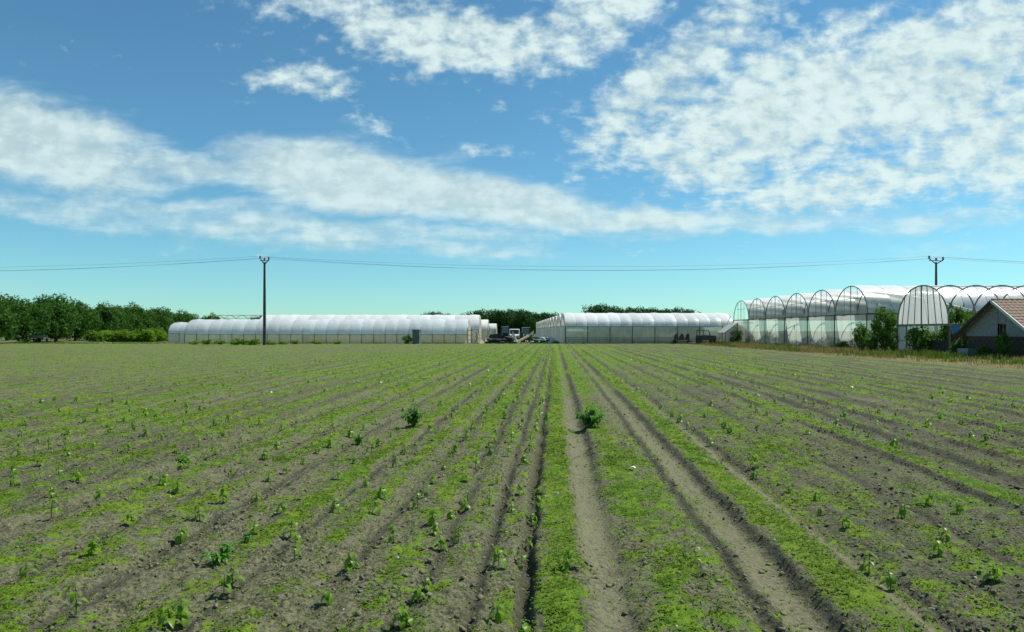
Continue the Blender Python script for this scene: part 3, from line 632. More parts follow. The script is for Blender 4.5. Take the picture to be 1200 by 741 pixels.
# --- long white block beyond the lane, right of the middle
def middle_block():
    X0, Y0, w, e, r, dx = 7.1, 97.0, 9.0, 2.27, 4.15, 1.5; nx = 15; L_ = nx*dx
    t = thing('film_greenhouse', 'long white roofed greenhouse block with grey film walls right of the lane', 'greenhouse', (X0, Y0, 0))
    hm = hoop_mesh(w, e, r, .035, .9); ro = [roof_mesh(w, e, r, dx, M['film_white'], .9, seed=k, bulge=.07) for k in range(4)]
    wm = [wall_mesh(dx*2-.06, .03, e-.05, M['film_wall'], .05, k) for k in range(4)]; pm = post_mesh(e, .05)
    big = [roof_mesh(w, e, r, 5.5, M['film_white'], .9, seed=k+5, bulge=.12) for k in range(2)]
    for i in range(nx+1): inst('hoop', hm, t, (i*dx, 0, 0))
    for i in range(nx): inst('roof_panel', ro[(i*3) % 4], t, (i*dx, 0, 0))
    for i in range(0, nx-1, 2):
        inst('wall_panel', wm[(i//2) % 4], t, (i*dx+.03, 0, 0)); inst('post', pm, t, (i*dx, -.06, 0))
    inst('post', pm, t, (14*dx, -.06, 0)); inst('post', pm, t, (L_, -.06, 0)); MB().sheet(lambda u, v: (14*dx+.03+u*(dx-.06), 0, .03+v*(e-.08)), 3, 3).build('wall_panel', M['film_wall'], t)
    gut = MB().box((L_/2, -.05, e), (L_+.1, .12, .07)).mesh('gutter', M['darksteel']); inst('gutter', gut, t)
    for z in (.28, .52, .78): MB().tube([(0,-.10,z),(L_,-.10,z)], .022, 6).build('rail', M['darksteel'], t)
    sk = [wall_mesh(w/4-.04, .03, e-.03, M['film_end'], .06, k+9, 'y') for k in range(3)]
    g = random.Random(5)
    def torn(seed):
        q_ = random.Random(seed); b = MB(); n = 9
        for k in range(n):
            a0, a1 = k/n+.01, (k+1)/n-.004-.03*q_.random(); hgt = .35+.65*q_.random()
            def fn(u, v):
                s = a0+(a1-a0)*u; y, z = arch(math.acos(1-2*s)/math.pi, w, e, r, .9); lo_ = z-(z-e)*hgt
                return (-.02-.10*q_.random()*v, y, z-.01-(z-e)*(1-v)*hgt*(.9+.1*q_.random()))
            b.sheet(fn, 2, 4)
        return b.mesh('torn_gable_film', M['film_torn'])
    pe = post_mesh(e, .03, M['steel']); tg = [torn(k) for k in range(3)]
    for b in range(13):
        y0 = b*w
        if b:
            for i in range(4): inst('roof_panel', big[(i+b) % 2], t, (i*5.5, y0, 0))
            inst('hoop', hm, t, (0, y0, 0))
        inst('torn_gable_film', tg[b % 3], t, (0, y0, 0))
        for k in range(4): inst('wall_panel', sk[(b+k) % 3], t, (0, y0+k*w/4+.02, 0)); inst('post', pe, t, (.10, y0+k*w/4, 0))
middle_block()
inside_crop('greenhouse_crop', 7.6, 29.0, 98.2, 2.3, 5200, 'leafy crop standing inside the long white roofed greenhouse', 302)

# --- left hand tunnels
def tunnel(label, X0, X1, Y0, w, e, r, dx, roof, wall, bare=0, gable_right=True, far=False, p=1.0):
    nx = max(1, round((X1-X0)/dx)); dx = (X1-X0)/nx
    t = thing('film_tunnel', label, 'greenhouse', (X0, Y0, 0))
    hm = hoop_mesh(w, e, r, .032, p); ro = [roof_mesh(w, e, r, dx, M[roof], p, seed=k+X0*0, bulge=.07) for k in range(4)]; wm = [wall_mesh(dx-.05, .02, e-.03, M[wall], .03, k) for k in range(3)]; pm = post_mesh(e, .035)
    bm = [wall_mesh(dx-.05, .02, e-.03, M[wall], .03, k+4) for k in range(2)]
    for i in range(nx+1):
        inst('hoop', hm, t, (i*dx, 0, 0)); inst('post', pm, t, (i*dx, -.05, 0))
        if i < nx and i >= bare:
            inst('roof_panel', ro[(i*5+i//3) % 4], t, (i*dx, 0, 0)); inst('wall_panel', wm[i % 3], t, (i*dx+.025, 0, 0))
            if not far: inst('wall_panel', bm[i % 2], t, (i*dx+.025, w, 0))
    MB().box(((X1-X0)/2, -.04, e), (X1-X0, .05, .05)).build('eave_rail', M['steel'], t)
    if not far: MB().tube([(0,w*.22,e+(r-e)*.62),(X1-X0,w*.22,e+(r-e)*.62)], .014, 5).build('purlin', M['steel'], t)
    if bare:
        b = MB(); b.tube([(0,w/2,r),(bare*dx,w/2,r)], .03)
        b.tube([(0,w/2,r-.5),(bare*dx,w/2,r-.5)], .025)
        for i in range(bare*2): b.tube([(i*dx/2, w/2, r-.5 if i % 2 else r), ((i+1)*dx/2, w/2, r if i % 2 else r-.5)], .018)
        b.build('ridge_truss', M['steel'], t)
    for gx, rag in ((0, 0), (X1-X0, 1)):
        for k in range(4):
            def fn(u, v):
                s = (k+u*.97+.01)/4; y, z = arch(math.acos(1-2*s)/math.pi, w, e, r, p); z0 = .05 if not rag else [.9, .1, 1.5, .05][k]*(.8+.3*math.sin(9*u+k))
                return (gx+(.04 if rag else -.04)+.05*math.sin(7*u+k), y, z0+(max(z, z0+.02)-z0)*v)
            if bare and not rag: continue
            MB().sheet(fn, 6, 6).build('gable_panel', M['film_torn' if rag else 'film_beige'], t, True)
    return t
tunnel('low clear film tunnel with yellowed lower wall along the left field edge', -44.2, -6.0, 98.0, 6.0, 1.24, 3.25, 1.56, 'film_blue', 'film_beige')
tunnel('short hump of a film tunnel peeping out beyond the low tunnel end', -51.2, -44.6, 108.0, 5.5, 1.3, 2.95, 1.6, 'film_blue', 'film_grey')
tunnel('taller white roofed tunnel behind the low one, its left end only bare trusses', -44.0, -4.8, 105.0, 7.4, 1.9, 4.05, 1.75, 'film_white', 'film_grey', bare=4, far=False)
tunnel('yellowed film tunnel second along the lane behind the tall white one', -30.0, -4.9, 146.0, 8.0, 2.0, 4.0, 3.0, 'film_white', 'film_torn', far=True)
tunnel('farthest small white tunnel end on the left of the lane', -30.0, -4.9, 226.0, 8.0, 2.0, 4.0, 5.0, 'film_white', 'film_grey', far=True)
inside_crop('greenhouse_crop', -43.5, -6.6, 100.4, .9, 2600, 'low crop seen through the yellowed tunnel wall', 303)
# small frame shed of white film between the two right blocks
def film_shed():
    t = thing('film_shed', 'small white film shed with a pointed pole frame beside the dark truck', 'shed', (27.0, 92.0, 0))
    b = MB(); b.prism([(0,0.02),(2.6,0.02),(2.6,1.9),(1.55,2.6),(0,1.45)], 'y', 0, .06); b.build('end_wall', M['film_pale'], t)
    MB().sheet(lambda u, v: (1.55*u-.05, .0+v*3.4, 1.5+1.15*u), 4, 4).build('roof_panel', M['film_grey'], t)
    MB().sheet(lambda u, v: (1.5+1.2*u, .0+v*3.4, 2.66-.75*u), 4, 4).build('roof_panel', M['film_grey'], t)
    for x, h in ((0,1.5),(1.55,2.75),(2.66,1.95)): MB().tube([(x,-.08,-.2),(x,-.08,h)], .05).build('post', M['darksteel'], t)
    MB().tube([(0,-.08,1.48),(1.55,-.08,2.68),(2.66,-.08,1.93)], .035).build('rafter', M['darksteel'], t)
    MB().tube([(1.55,-.08,2.72),(3.6,-.08,2.72)], .035).build('rail', M['darksteel'], t)
film_shed()

# ------------------------------------------------------------------ brick shed on the right
def shed():
    X0, Yn, w = 30.7, 42.2, 7.2                    # gable plane faces left; near eave at Yn
    e, r, Lx, ov = 1.50, 3.62, 9.0, .45
    t = thing('garden_shed', 'low shed with grey plastered gable over dark brick and a clay tiled roof', 'shed', (X0, Yn, 0))
    sl = (r-e)/(w/2)
    # plaster gable (above) and masonry below, with a window opening left in the gable
    zb = 1.35; wy0, wy1, wz0, wz1 = 2.85, 3.65, 1.42, 2.16
    gable = MB()
    def zt(y): return e+sl*(y if y < w/2 else w-y)-.03
    for ya, yb in ((.35, wy0), (wy0, wy1), (wy1, w/2), (w/2, w-.35)):
        zlo = zb
        if ya == wy0:
            gable.prism([(ya,wz1),(yb,wz1),(yb,zt(yb)),(ya,zt(ya))], 'x', 0, .25); gable.prism([(ya,zb),(yb,zb),(yb,wz0),(ya,wz0)], 'x', 0, .25)
        else: gable.prism([(ya,zlo),(yb,zlo),(yb,zt(yb)),(ya,zt(ya))], 'x', 0, .25)
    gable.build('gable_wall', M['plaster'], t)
    wd = MB().box((.16, (wy0+wy1)/2, (wz0+wz1)/2), (.03, wy1-wy0, wz1-wz0)).build('window', M['glass_dark'], t)
    f = MB()
    for y in (wy0+.03, (wy0+wy1)/2, wy1-.03): f.box((.10, y, (wz0+wz1)/2), (.06, .05, wz1-wz0-.01))
    f.box((.098, (wy0+wy1)/2, wz0+.03), (.056, wy1-wy0-.02, .05)); f.box((.098, (wy0+wy1)/2, wz1-.03), (.056, wy1-wy0-.02, .05)); f.build('window_frame', M['wood'], wd)
    MB().box((Lx/2+.3, w/2, .65), (Lx-.4, w-.9, 1.36)).build('base_wall', M['mortar'], t)
    bm = MB().box((0,0,0), (.14, .46, .175)).mesh('brick', M['stone'])
    for c in range(7):
        y = .40+(c % 2)*.24
        while y < w-.62:
            inst('brick', bm, t, (.045+rnd.uniform(-.012,.012), y+.23, .10+c*.19), (0,0,rnd.uniform(-.015,.015))); y += .48
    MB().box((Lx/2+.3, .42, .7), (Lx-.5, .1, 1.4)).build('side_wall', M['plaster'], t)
    # roof: deck, rows of tiles each side, rake boards
    for s in (0, 1):
        y0, y1 = (-ov, w/2) if s == 0 else (w+ov, w/2)
        z0 = e-sl*ov
        MB().prism([(y0,z0),(y1,r),(y1,r-.10),(y0,z0-.10)], 'x', -.42, Lx).build('roof_deck', M['wood'], t)
        MB().prism([(y0,z0+.05),(y1,r+.05),(y1,r-.14),(y0,z0-.14)], 'x', -.50, -.424).build('rake_board', M['fascia' if s == 0 else 'dark_board'], t)  # far board is coloured dark to stand for its shade
    rise = (r-e+sl*ov); ln = math.hypot(w/2+ov, rise); ang = math.atan2(rise, w/2+ov); nrow, tw = 13, .30
    def tile(u, v): return (u*(tw-.012), v*(ln/nrow*1.22), .025+.028*abs(math.sin(math.pi*u))+.03*(1-v))
    tb = MB().sheet(tile, 4, 1); n0 = len(tb.v); tb.add([(x, y, z-.022) for x, y, z in tb.v], [tuple(reversed(fc)) for fc in tb.f]); tb.add([tb.v[k] for k in (0,2,4,6,8)]+[tb.v[k+n0] for k in (0,2,4,6,8)], [(k, k+1, k+6, k+5) for k in range(4)])
    tmesh = tb.mesh('tile', M['tile'])
    for i in range(nrow):
        for j in range(int((Lx-.2)/tw) if i >= 0 else 0):
            if j > 16: continue
            d = i*ln/nrow
            inst('tile', tmesh, t, (-.40+j*tw, -ov+d*math.cos(ang), e-sl*ov+d*math.sin(ang)+.01), (ang+rnd.uniform(-.01,.01), 0, rnd.uniform(-.01,.01)))
    rest = MB().prism([(-ov,e-sl*ov+.012),(w/2,r+.012),(w/2,r+.055),(-ov,e-sl*ov+.055)], 'x', -.40+17*tw, Lx).build('tile_field', M['tile'], t)
    MB().prism([(w+ov,e-sl*ov+.012),(w/2+.002,r+.012),(w/2+.002,r+.055),(w+ov,e-sl*ov+.055)], 'x', -.40, Lx).build('far_tile_field', M['tile'], t)
    for j in range(16): MB().lathe([(.10,0),(.11,.05),(.09,.42)], 10, Matrix.Translation((-.42+j*.40, w/2, r+.03)) @ Matrix.Rotation(R(90), 4, 'Y')).build('ridge_tile', M['tile'], t)
shed()

# ------------------------------------------------------------------ bushes on the right
for i, (px, py, ptop, wpx, lb) in enumerate((
    (862,405.5,384,9,'dark round bush at the far corner of the stained film wall'),
    (1010,411,376,12,'leafy bush at the near corner of the stained film wall'),
    (1037,412,356,17,'tall bright green bush between the stained wall and the covered gable'),
    (1047,413,386,11,'low bush tucked beside the bluish doorway panel'),
    (1022,412,392,9,'small bush under the tall bright green one'),
    (988,409,399,9,'low dark weed clump at the foot of the stained wall'))):
    x, y = G(px, py); Y = {862:92, 1010:60.3, 1037:58.8, 1047:58.2, 1022:59.2, 988:64.5}[px]; x = (px-600)/F*Y
    bush(BUSH, i, min(x, RX-.1) if px in (988, 862) else x, Y, wpx*Y/F, (ptop-HZ)*-Y/F+EYE, lb)
for i, (px, ptop, Y, wpx, lb) in enumerate((
    (1118,352,52.5,17,'large leafy bush growing up through the bare hoops'),
    (1140,362,50.6,15,'rounded bush between the bare hoops and the shed'),
    (1100,386,53.5,10,'bright bush seen through the open doorway under the covered gable'),
    (1078,379,54.4,17,'dark bush deep inside the open doorway'),
    (1127,394,50.2,11,'low bush beside the shed far eave'),
    (1198,388,44.0,10,'pale leafy bush against the shed brickwork'),
    (1158,404,45.8,9,'low weeds growing along the shed brick base'),
    (1140,401,48.6,8,'small weed clump below the blue sheet'))):
    x = (px-600)/F*Y; bush(BUSH, i+1, x if i < 5 else min(x, RX-.9), Y, wpx*Y/F, (HZ-ptop)*Y/F+EYE, lb)

# ------------------------------------------------------------------ poles and wires
def pole(x, y, H, arm, label):
    t = thing('utility_pole', label, 'pole', (x, y, 0), 0)
    MB().tube([(0,0,-.6),(0,0,H*.5),(0,0,H-.25)], [.19,.16,.115], 10).build('pole_shaft', M['pole'], t)
    c = MB(); c.tube([(-arm*.5,0,H+.18),(-.05,0,H-.45)], .055); c.tube([(arm*.5,0,H+.02),(.05,0,H-.45)], .055); c.tube([(-arm*.5,0,H-.05),(arm*.5,0,H-.10)], .05)
    c.build('crossarm', M['pole'], t)
    pts = [(-arm*.5, H+.20), (0, H-.05), (arm*.5, H+.06)]
    for px, pz in pts: MB().lathe([(.05,0),(.13,.05),(.08,.12),(.14,.18),(.09,.24),(.12,.30),(.05,.38)], 12, Matrix.Translation((px, 0, pz-.05))).build('insulator', M['insulator'], t)
    MB().box((.02, -.17, 2.0), (.22, .04, .3)).build('number_plate', M['darksteel'], t)
    return [(x+px, y, pz+.26) for px, pz in pts]
xa, ya = G(310, 405); tops_a = pole(xa, 85.0, 10.0, 1.0, 'tall dark utility pole standing in front of the low left tunnel')
x2 = (1097-600)/F*86; ya2 = 86.0
tops_b = pole(x2, ya2, 10.1, 1.65, 'utility pole rising from behind the six bay greenhouse roof')
def wire(a, b, sag, label):
    a, b = Vector(a), Vector(b); n = 40
    MBw = MB().tube([a+(b-a)*(i/n)-Vector((0,0,sag*4*(i/n)*(1-i/n))) for i in range(n+1)], .010, 5)
    tag(MBw.build('overhead_wire', M['wire']), label, 'wire', 'overhead wires')
for k in range(3):
    W3 = ('raised end', 'centre', 'lower end')[k]
    wire(tops_a[k], tops_b[k], 1.25+.15*k, 'overhead wire between the two utility poles from their %s insulators' % W3)
    a = tops_a[k]; wire((a[0]-82, a[1]+1.5, a[2]-.2), a, 1.25+.15*k, 'overhead wire from the %s insulator of the dark pole over the tree row' % W3)
    b = tops_b[k]; wire(b, (b[0]+80, b[1]-2, b[2]-.4), 1.3, 'overhead wire leaving the %s insulator of the pole behind the greenhouse' % W3)
# the poles that carry the far ends, outside the picture
pole(tops_a[1][0]-82, 86.5, 10.0, 1.0, 'dark utility pole standing among the tree row left of the field')
pole(tops_b[1][0]+80, ya2-2, 9.8, 1.65, 'utility pole far beyond the clay tiled shed')

# ------------------------------------------------------------------ machines and clutter in the lane
def wheel(t, x, y, r, wd, n=18):
    Mx = Matrix.Translation((x, y-wd/2, r)) @ Matrix.Rotation(R(-90), 4, 'X')
    o = MB().lathe([(r*.55,0),(r*.9,0),(r,wd*.18),(r,wd*.82),(r*.9,wd),(r*.55,wd)], n, Mx).build('wheel', M['black'], t)
    MB().lathe([(r*.52,-.012),(r*.40,.02),(r*.12,-.02),(r*.12,wd+.02),(r*.40,wd-.02),(r*.52,wd+.012)], n, Mx).build('rim', M['rust'], o)
    lug = MB()
    for k in range(n):
        a = 2*math.pi*k/n; lug.box((x+math.cos(a)*r, y+(wd*.22 if k % 2 else -wd*.22), r+math.sin(a)*r), (.05, wd*.5, .06), Matrix.Rotation(-a, 3, 'Y'))
    lug.build('tyre_lugs', M['black'], o)
def tractor(x, y, rz, label, paint, s=1.0):
    """cab over the big rear wheels (at -x side), bonnet towards +x"""
    t = thing('tractor', label, 'tractor', (x, y, 0), rz); t.scale = (s, s, s)
    for yy in (-.68, .68): wheel(t, -.75, yy, .66, .36); wheel(t, 1.15, yy*.92, .40, .24)
    b = MB(); b.prism([(-.2,.62),(1.45,.62),(1.52,.75),(1.50,1.15),(1.35,1.25),(.1,1.36),(-.2,1.36)], 'y', -.30, .30); b.build('bonnet', M[paint], t)
    b = MB(); b.box((0,0,.55), (2.4,.34,.30)); b.box((1.15,0,.42), (.14,1.2,.12)); b.box((-.75,0,.66), (.22,1.2,.22)); b.build('chassis', M['machine'], t)
    for yy in (-.70, .70):
        MB().prism([(-1.45,.9),(-1.35,1.25),(-1.0,1.45),(-.5,1.45),(-.12,1.2),(-.05,.9),(-.16,.9),(-.22,1.13),(-.54,1.36),(-.96,1.36),(-1.26,1.18),(-1.33,.9)], 'y', yy-.2, yy+.2).build('fender', M[paint], t)
    cab = MB()
    for xx, xt in ((-1.25,-1.12), (-.16,-.28)):
        for yy in (-.55,.55): cab.tube([(xx, yy, 1.2), (xt, yy*.9, 2.28)], .035)
    for yy in (-.55,.55): cab.tube([(-1.25,yy,1.25),(-.16,yy,1.25)], .03)
    cb = cab.build('cab_frame', M[paint], t)
    for yy in (-.53,.53): MB().prism([(-1.22,1.28),(-.20,1.28),(-.30,2.24),(-1.10,2.24)], 'y', yy-.012, yy+.012).build('side_window', M['cabgrey'], cb)
    MB().box((-.235,0,1.76), (.02,.95,.90), Matrix.Rotation(R(-6), 3, 'Y')).build('windscreen', M['cabgrey'], cb); MB().box((-1.18,0,1.76), (.02,.95,.90), Matrix.Rotation(R(7), 3, 'Y')).build('rear_window', M['cabgrey'], cb)
    MB().box((-.70,0,2.33), (1.1,1.2,.10), taper=.9).build('cab_roof', M['cabgrey'], t)
    MB().tube([(.75,.16,1.25),(.75,.16,2.0)], .035).build('exhaust', M['rust'], t)
    MB().box((1.53,0,.98), (.03,.46,.34)).build('grille', M['black'], t)
    for yy in (-.24,.24): MB().lathe([(.08,0),(.08,.05)], 12, Matrix.Translation((1.50,yy,1.12)) @ Matrix.Rotation(R(90), 4, 'Y')).build('headlight', M['lamp'], t)
    return t
x, y, _ = P(586, 400, 99.0)
tractor(x, y, R(180), 'dark tractor with blue grey cab parked side on at the lane mouth', 'machine', .98)
x, y, _ = P(617, 398, 108.0)
tractor(x, y, R(-80), 'dark tractor facing the field further back in the lane', 'machine_green', .95)
# towed drag of black tyres lying against the side-on tractor
tyre_m = MB().lathe([(.30,.02),(.46,0),(.58,.08),(.58,.24),(.46,.32),(.30,.30)], 18).mesh('tyre', M['black'])
for i, (px, z, Y, rx) in enumerate(((573,0,97.2,0),(577.5,0,97.0,0),(597,0,97.2,0),(601,0,97.4,0),(575.5,.33,97.1,8),(592.5,0,97.0,0),(599,.33,97.3,-6),(594,.32,97.1,5),(587.5,0,96.8,0),(582.5,0,96.9,0),(584.5,.32,96.9,4),(580,.32,97.0,-5),(589.5,.33,97.0,3),(596.5,.64,97.2,6))):
    tag(inst('tyre_casing', tyre_m, None, ((px-600)/F*Y, Y, z), (R(rx),0,rnd.random()*3)), 'worn black tyre in the heap beside the side on tractor', 'tyre', 'tyres heaped at the lane mouth')
def van(x, y, rz):
    t = thing('van', 'small white van parked nose on in the lane between the tractors', 'van', (x, y, 0), rz)
    b = MB(); b.prism([(-2.0,.35),(1.55,.35),(1.95,.45),(2.0,.85),(1.85,1.05),(1.35,1.15),(.85,1.95),(.6,2.02),(-1.9,2.02),(-2.0,1.9)], 'y', -.82, .82); b.build('body', M['whitepaint'], t)
    MB().box((1.115,0,1.56), (.03,1.42,.80), Matrix.Rotation(R(-32), 3, 'Y')).build('windscreen', M['glass_dark'], t)
    MB().box((1.99,0,.72), (.06,1.2,.16)).build('grille', M['black'], t); MB().box((1.97,0,.46), (.14,1.66,.16)).build('bumper', M['machine'], t)
    for yy in (-.62,.62): MB().box((1.95,yy,.88), (.10,.26,.16)).build('headlight', M['lamp'], t)
    for yy in (-.835,.835): MB().prism([(.0,1.2),(1.15,1.2),(.78,1.82),(.0,1.82)], 'y', yy-.01, yy+.01).build('side_window', M['glass_dark'], t)
    for xx in (-1.25,1.2):
        for yy in (-.74,.74): wheel(t, xx, yy, .31, .19, 14)
    for yy in (-.95,.95): MB().box((.98,yy,1.25), (.08,.16,.22)).build('mirror', M['black'], t)
x, y, _ = P(603, 398, 121.0); van(x, y, R(-90))
def beam(name, a, b, wd, mat, label, cat, group=None):
    a, b = Vector(a), Vector(b); d = (b-a); rot = d.to_track_quat('X', 'Z').to_matrix()
    o = MB().box((0,0,0), (d.length, wd, wd*.45), rot).build(name, M[mat], loc=tuple((a+b)/2)); return tag(o, label, cat, group)
beam('timber_ramp', ((603.5-600)/F*98, 98, .04), ((619-600)/F*101, 101, 1.02), .42, 'wood', 'weathered timber ramp sloping up towards the farther tractor', 'ramp')
crate = thing('wooden_trestle', 'low timber trestle holding up the end of the ramp', 'trestle', ((619-600)/F*101.3, 101.3, 0))
for xx in (-.3,.3): MB().tube([(xx,-.15,-.05),(xx*.7,0,.86)], .045).build('leg', M['wood'], crate); MB().tube([(xx,.15,-.05),(xx*.7,0,.86)], .045).build('leg', M['wood'], crate)
MB().box((0,0,.885), (.8,.14,.09)).build('top_rail', M['wood'], crate)
# sacks and folded film in a heap
def sack(seed, mat):
    g = random.Random(seed); b = MB(); n, mm = 12, 7
    def fn(u, v):
        a = 2*math.pi*u; s = math.sin(math.pi*v)**.45; pin = 1+.10*math.sin(3*a+seed)+.06*math.sin(7*a+5*v)
        return (.48*(2*v-1)*1.0, .26*s*math.cos(a)*pin, .17+.17*s*math.sin(a)*pin)
    b.sheet(fn, n, mm); return b.mesh('sack', M[mat], smooth=True)
SK = [sack(k, 'sackwhite') for k in range(2)]+[sack(k+4, 'sackgreen') for k in range(2)]
for i in range(26):
    row = 0 if i < 13 else (1 if i < 21 else 2); k = i-(0, 13, 21)[row]; cnt = (13, 8, 5)[row]
    px = 625+row*3.2+(27-row*6)*k/(cnt-1)+rnd.uniform(-.5,.5); Y = 98.4+rnd.uniform(-.3, .9)+row*.15; wh = (i*7 % 5) in (0, 3) or row == 2 and k % 2
    o = inst('filled_sack', SK[(i % 2)+(0 if wh else 2)], None, ((px-600)/F*Y, Y, .27*row-.01), (rnd.uniform(-.12,.12), rnd.uniform(-.12,.12), rnd.uniform(-.8,.8)), 1.0)
    tag(o, 'white woven sack in the heap beside the grey end wall' if wh else 'green plastic sack in the heap beside the grey end wall', 'sack', 'white sacks heaped by the lane' if wh else 'green sacks heaped by the lane')
# torn film and timber at the tunnel ends
def crumple(name, x, y, rx, ry, h, mat, label, seed, cat='film'):
    g = random.Random(seed); ph = [g.random()*6 for _ in range(6)]
    def fn(u, v):
        a = 2*math.pi*u; k = 1+.22*math.sin(3*a+ph[0])+.14*math.sin(7*a+ph[1])
        rr = v*k; z = h*(1-v)**1.2*(1+.35*math.sin(5*a+ph[2]+4*v))+.03*math.sin(13*a+ph[3])
        return (rx*rr*math.cos(a), ry*rr*math.sin(a), max(z, -.02)*(1 if v < .99 else 0)-.01)
    return tag(MB().sheet(fn, 26, 8).build(name, M[mat], loc=(x, y, 0)), label, cat)
for i, (px, Y, rx, h, mt, lb) in enumerate(((560,98.5,.9,1.1,'film_torn','heap of torn yellowed film hanging off the low tunnel end'),(573.5,104,.7,1.9,'film_torn','tall crumpled bundle of yellowed film left of the blue grey cab'),(568,101,.8,.6,'film_torn','low scatter of yellowed film in front of the tunnel ends'),(601,104,.8,1.3,'sackwhite','pale crumpled film bundle behind the side on tractor'))):
    crumple('film_heap', (px-600)/F*Y, Y, rx, .6, h, mt, lb, i)
fr = thing('timber_gateway', 'rough timber doorway standing at the low tunnel end', 'doorway', ((548-600)/F*97.4, 97.4, 0))
for xx, h in ((0,2.1),(.55,2.15),(1.15,1.6)): MB().box((xx, 0, h/2-.1), (.09,.09,h+.2)).build('upright', M['wood'], fr)
for z in (.5,1.15,1.75): MB().box((.3,-.095,z), (.85,.09,.07)).build('crosspiece', M['wood'], fr)
for i, (p0, p1) in enumerate((((554,98.3),(559,97.6)), ((562,98.8),(556,98.0)))):
    beam('leaning_plank', ((p0[0]-600)/F*p0[1], p0[1], 1.4-.3*i), ((p1[0]-600)/F*p1[1], p1[1], .02), .13, 'wood', ('steep' if i == 0 else 'shallow')+' weathered plank leaning at the low tunnel end', 'plank')
# grey upright cabinet and bush in front of the low tunnel
x, y = (488.5-600)/F*94.5, 94.5
t = thing('tool_cabinet', 'upright dark grey cabinet standing before the low left tunnel', 'cabinet', (x, y, 0), R(-12))
MB().box((0,0,.88), (.95,.80,1.84)).build('body', M['box_grey'], t); MB().box((0,-.02,1.85), (1.10,.98,.08), taper=.94).build('roof', M['box_grey'], t)
d = MB().box((0,-.42,.88), (.80,.04,1.6)).build('door', M['box_grey'], t); MB().tube([(.3,-.47,.85),(.3,-.47,1.05)], .015).build('handle', M['steel'], d)
bush(BUSH, 2, (477-600)/F*94.2, 94.2, .75, 1.25, 'round green bush beside the upright grey cabinet')
# right hand machines
def cultivator():
    x, y, _ = P(799, 400, 95.2); t = thing('cultivator', 'dark mounted cultivator with three tall tine banks before the white block', 'implement', (x, y, 0))
    MB().box((0,0,.62), (1.9,.12,.14)).build('toolbar', M['machine'], t)
    for xx in (-.75,0,.75):
        b = MB(); b.box((xx,0,.85), (.46,.55,.62), taper=.85); b.box((xx+.05,.02,1.22), (.22,.3,.26)); b.build('hopper', M['machine_green'], t)
        for k in (-.14,.14): MB().tube([(xx+k,.1,.6),(xx+k,-.18,.35),(xx+k,.0,-.02)], .035).build('tine', M['machine'], t)
    for xx in (-.95,.95): wheel(t, xx, .0, .26, .14, 14)
    m_ = MB(); m_.tube([(-.35,.3,.6),(0,.45,1.45),(.35,.3,.6)], .045); m_.build('headstock', M['machine'], t)
cultivator()
def truck():
    x, y, _ = P(827, 402, 93.0); t = thing('old_truck', 'old dark green open truck with see through cab windows by the film shed', 'truck', (x, y, 0), R(-14))
    b = MB(); b.prism([(-1.25,.55),(1.25,.50),(1.32,.65),(1.30,1.05),(.55,1.16),(-1.25,1.12)], 'y', -.62, .62); b.build('body', M['machine_green'], t)
    c = MB()
    for yy in (-.58,.58):
        for xa_, xb_ in ((-1.12,-1.08),(-.30,-.30),(.55,.38)): c.tube([(xa_,yy,1.1),(xb_,yy*.95,1.72)], .05)
    cf = c.build('cab_frame', M['machine_green'], t)
    MB().box((-.36,0,1.76), (1.62,1.24,.09), taper=.95).build('cab_roof', M['machine_green'], t)
    MB().box((1.36,0,.62), (.10,1.2,.14)).build('bumper', M['whitepaint'], t)
    for yy in (-.45,.45): MB().lathe([(.09,0),(.09,.05)], 12, Matrix.Translation((1.31,yy,.88)) @ Matrix.Rotation(R(90), 4, 'Y')).build('headlight', M['lamp'], t)
    for xx in (-.85,.82):
        for yy in (-.58,.58): wheel(t, xx, yy, .40, .24)
    for yy in (-.62,.62): MB().prism([(.35,.62),(.42,.86),(.62,.98),(1.02,.98),(1.22,.86),(1.28,.62)], 'y', yy-.14, yy+.14).build('mudguard', M['machine'], t)
truck()
for i, (px, Y, s) in enumerate(((809,94.8,.34),(811.5,94.6,.26),(813,95.0,.30))):
    g = MB(); g.box((0,0,s*.3), (s*1.4, s, s*.62), Matrix.Rotation(rnd.random(), 3, 'Z'), .8)
    tag(g.build('concrete_lump', M['plaster'], loc=((px-600)/F*Y, Y, 0)), 'pale concrete lump lying between the cultivator and the truck', 'rubble', 'concrete lumps by the truck')
# grey trailer under the tree row
x, y = G(61, 401.5); t = thing('farm_trailer', 'grey farm trailer parked under the left tree row', 'trailer', (x, 104.0, 0), R(8))
MB().box((0,0,.72), (1.9,1.1,.10)).build('bed', M['box_grey'], t); 
for yy in (-.53,.53): MB().box((0,yy,.93), (1.9,.05,.36)).build('side_board', M['cabgrey'], t)
for yy in (-.5,.5): wheel(t, -.2, yy, .32, .18, 14)
MB().tube([(.9,0,.66),(1.75,0,.42)], .04).build('drawbar', M['machine'], t); MB().tube([(1.6,0,.45),(1.6,0,-.02)], .03).build('jockey_leg', M['machine'], t)
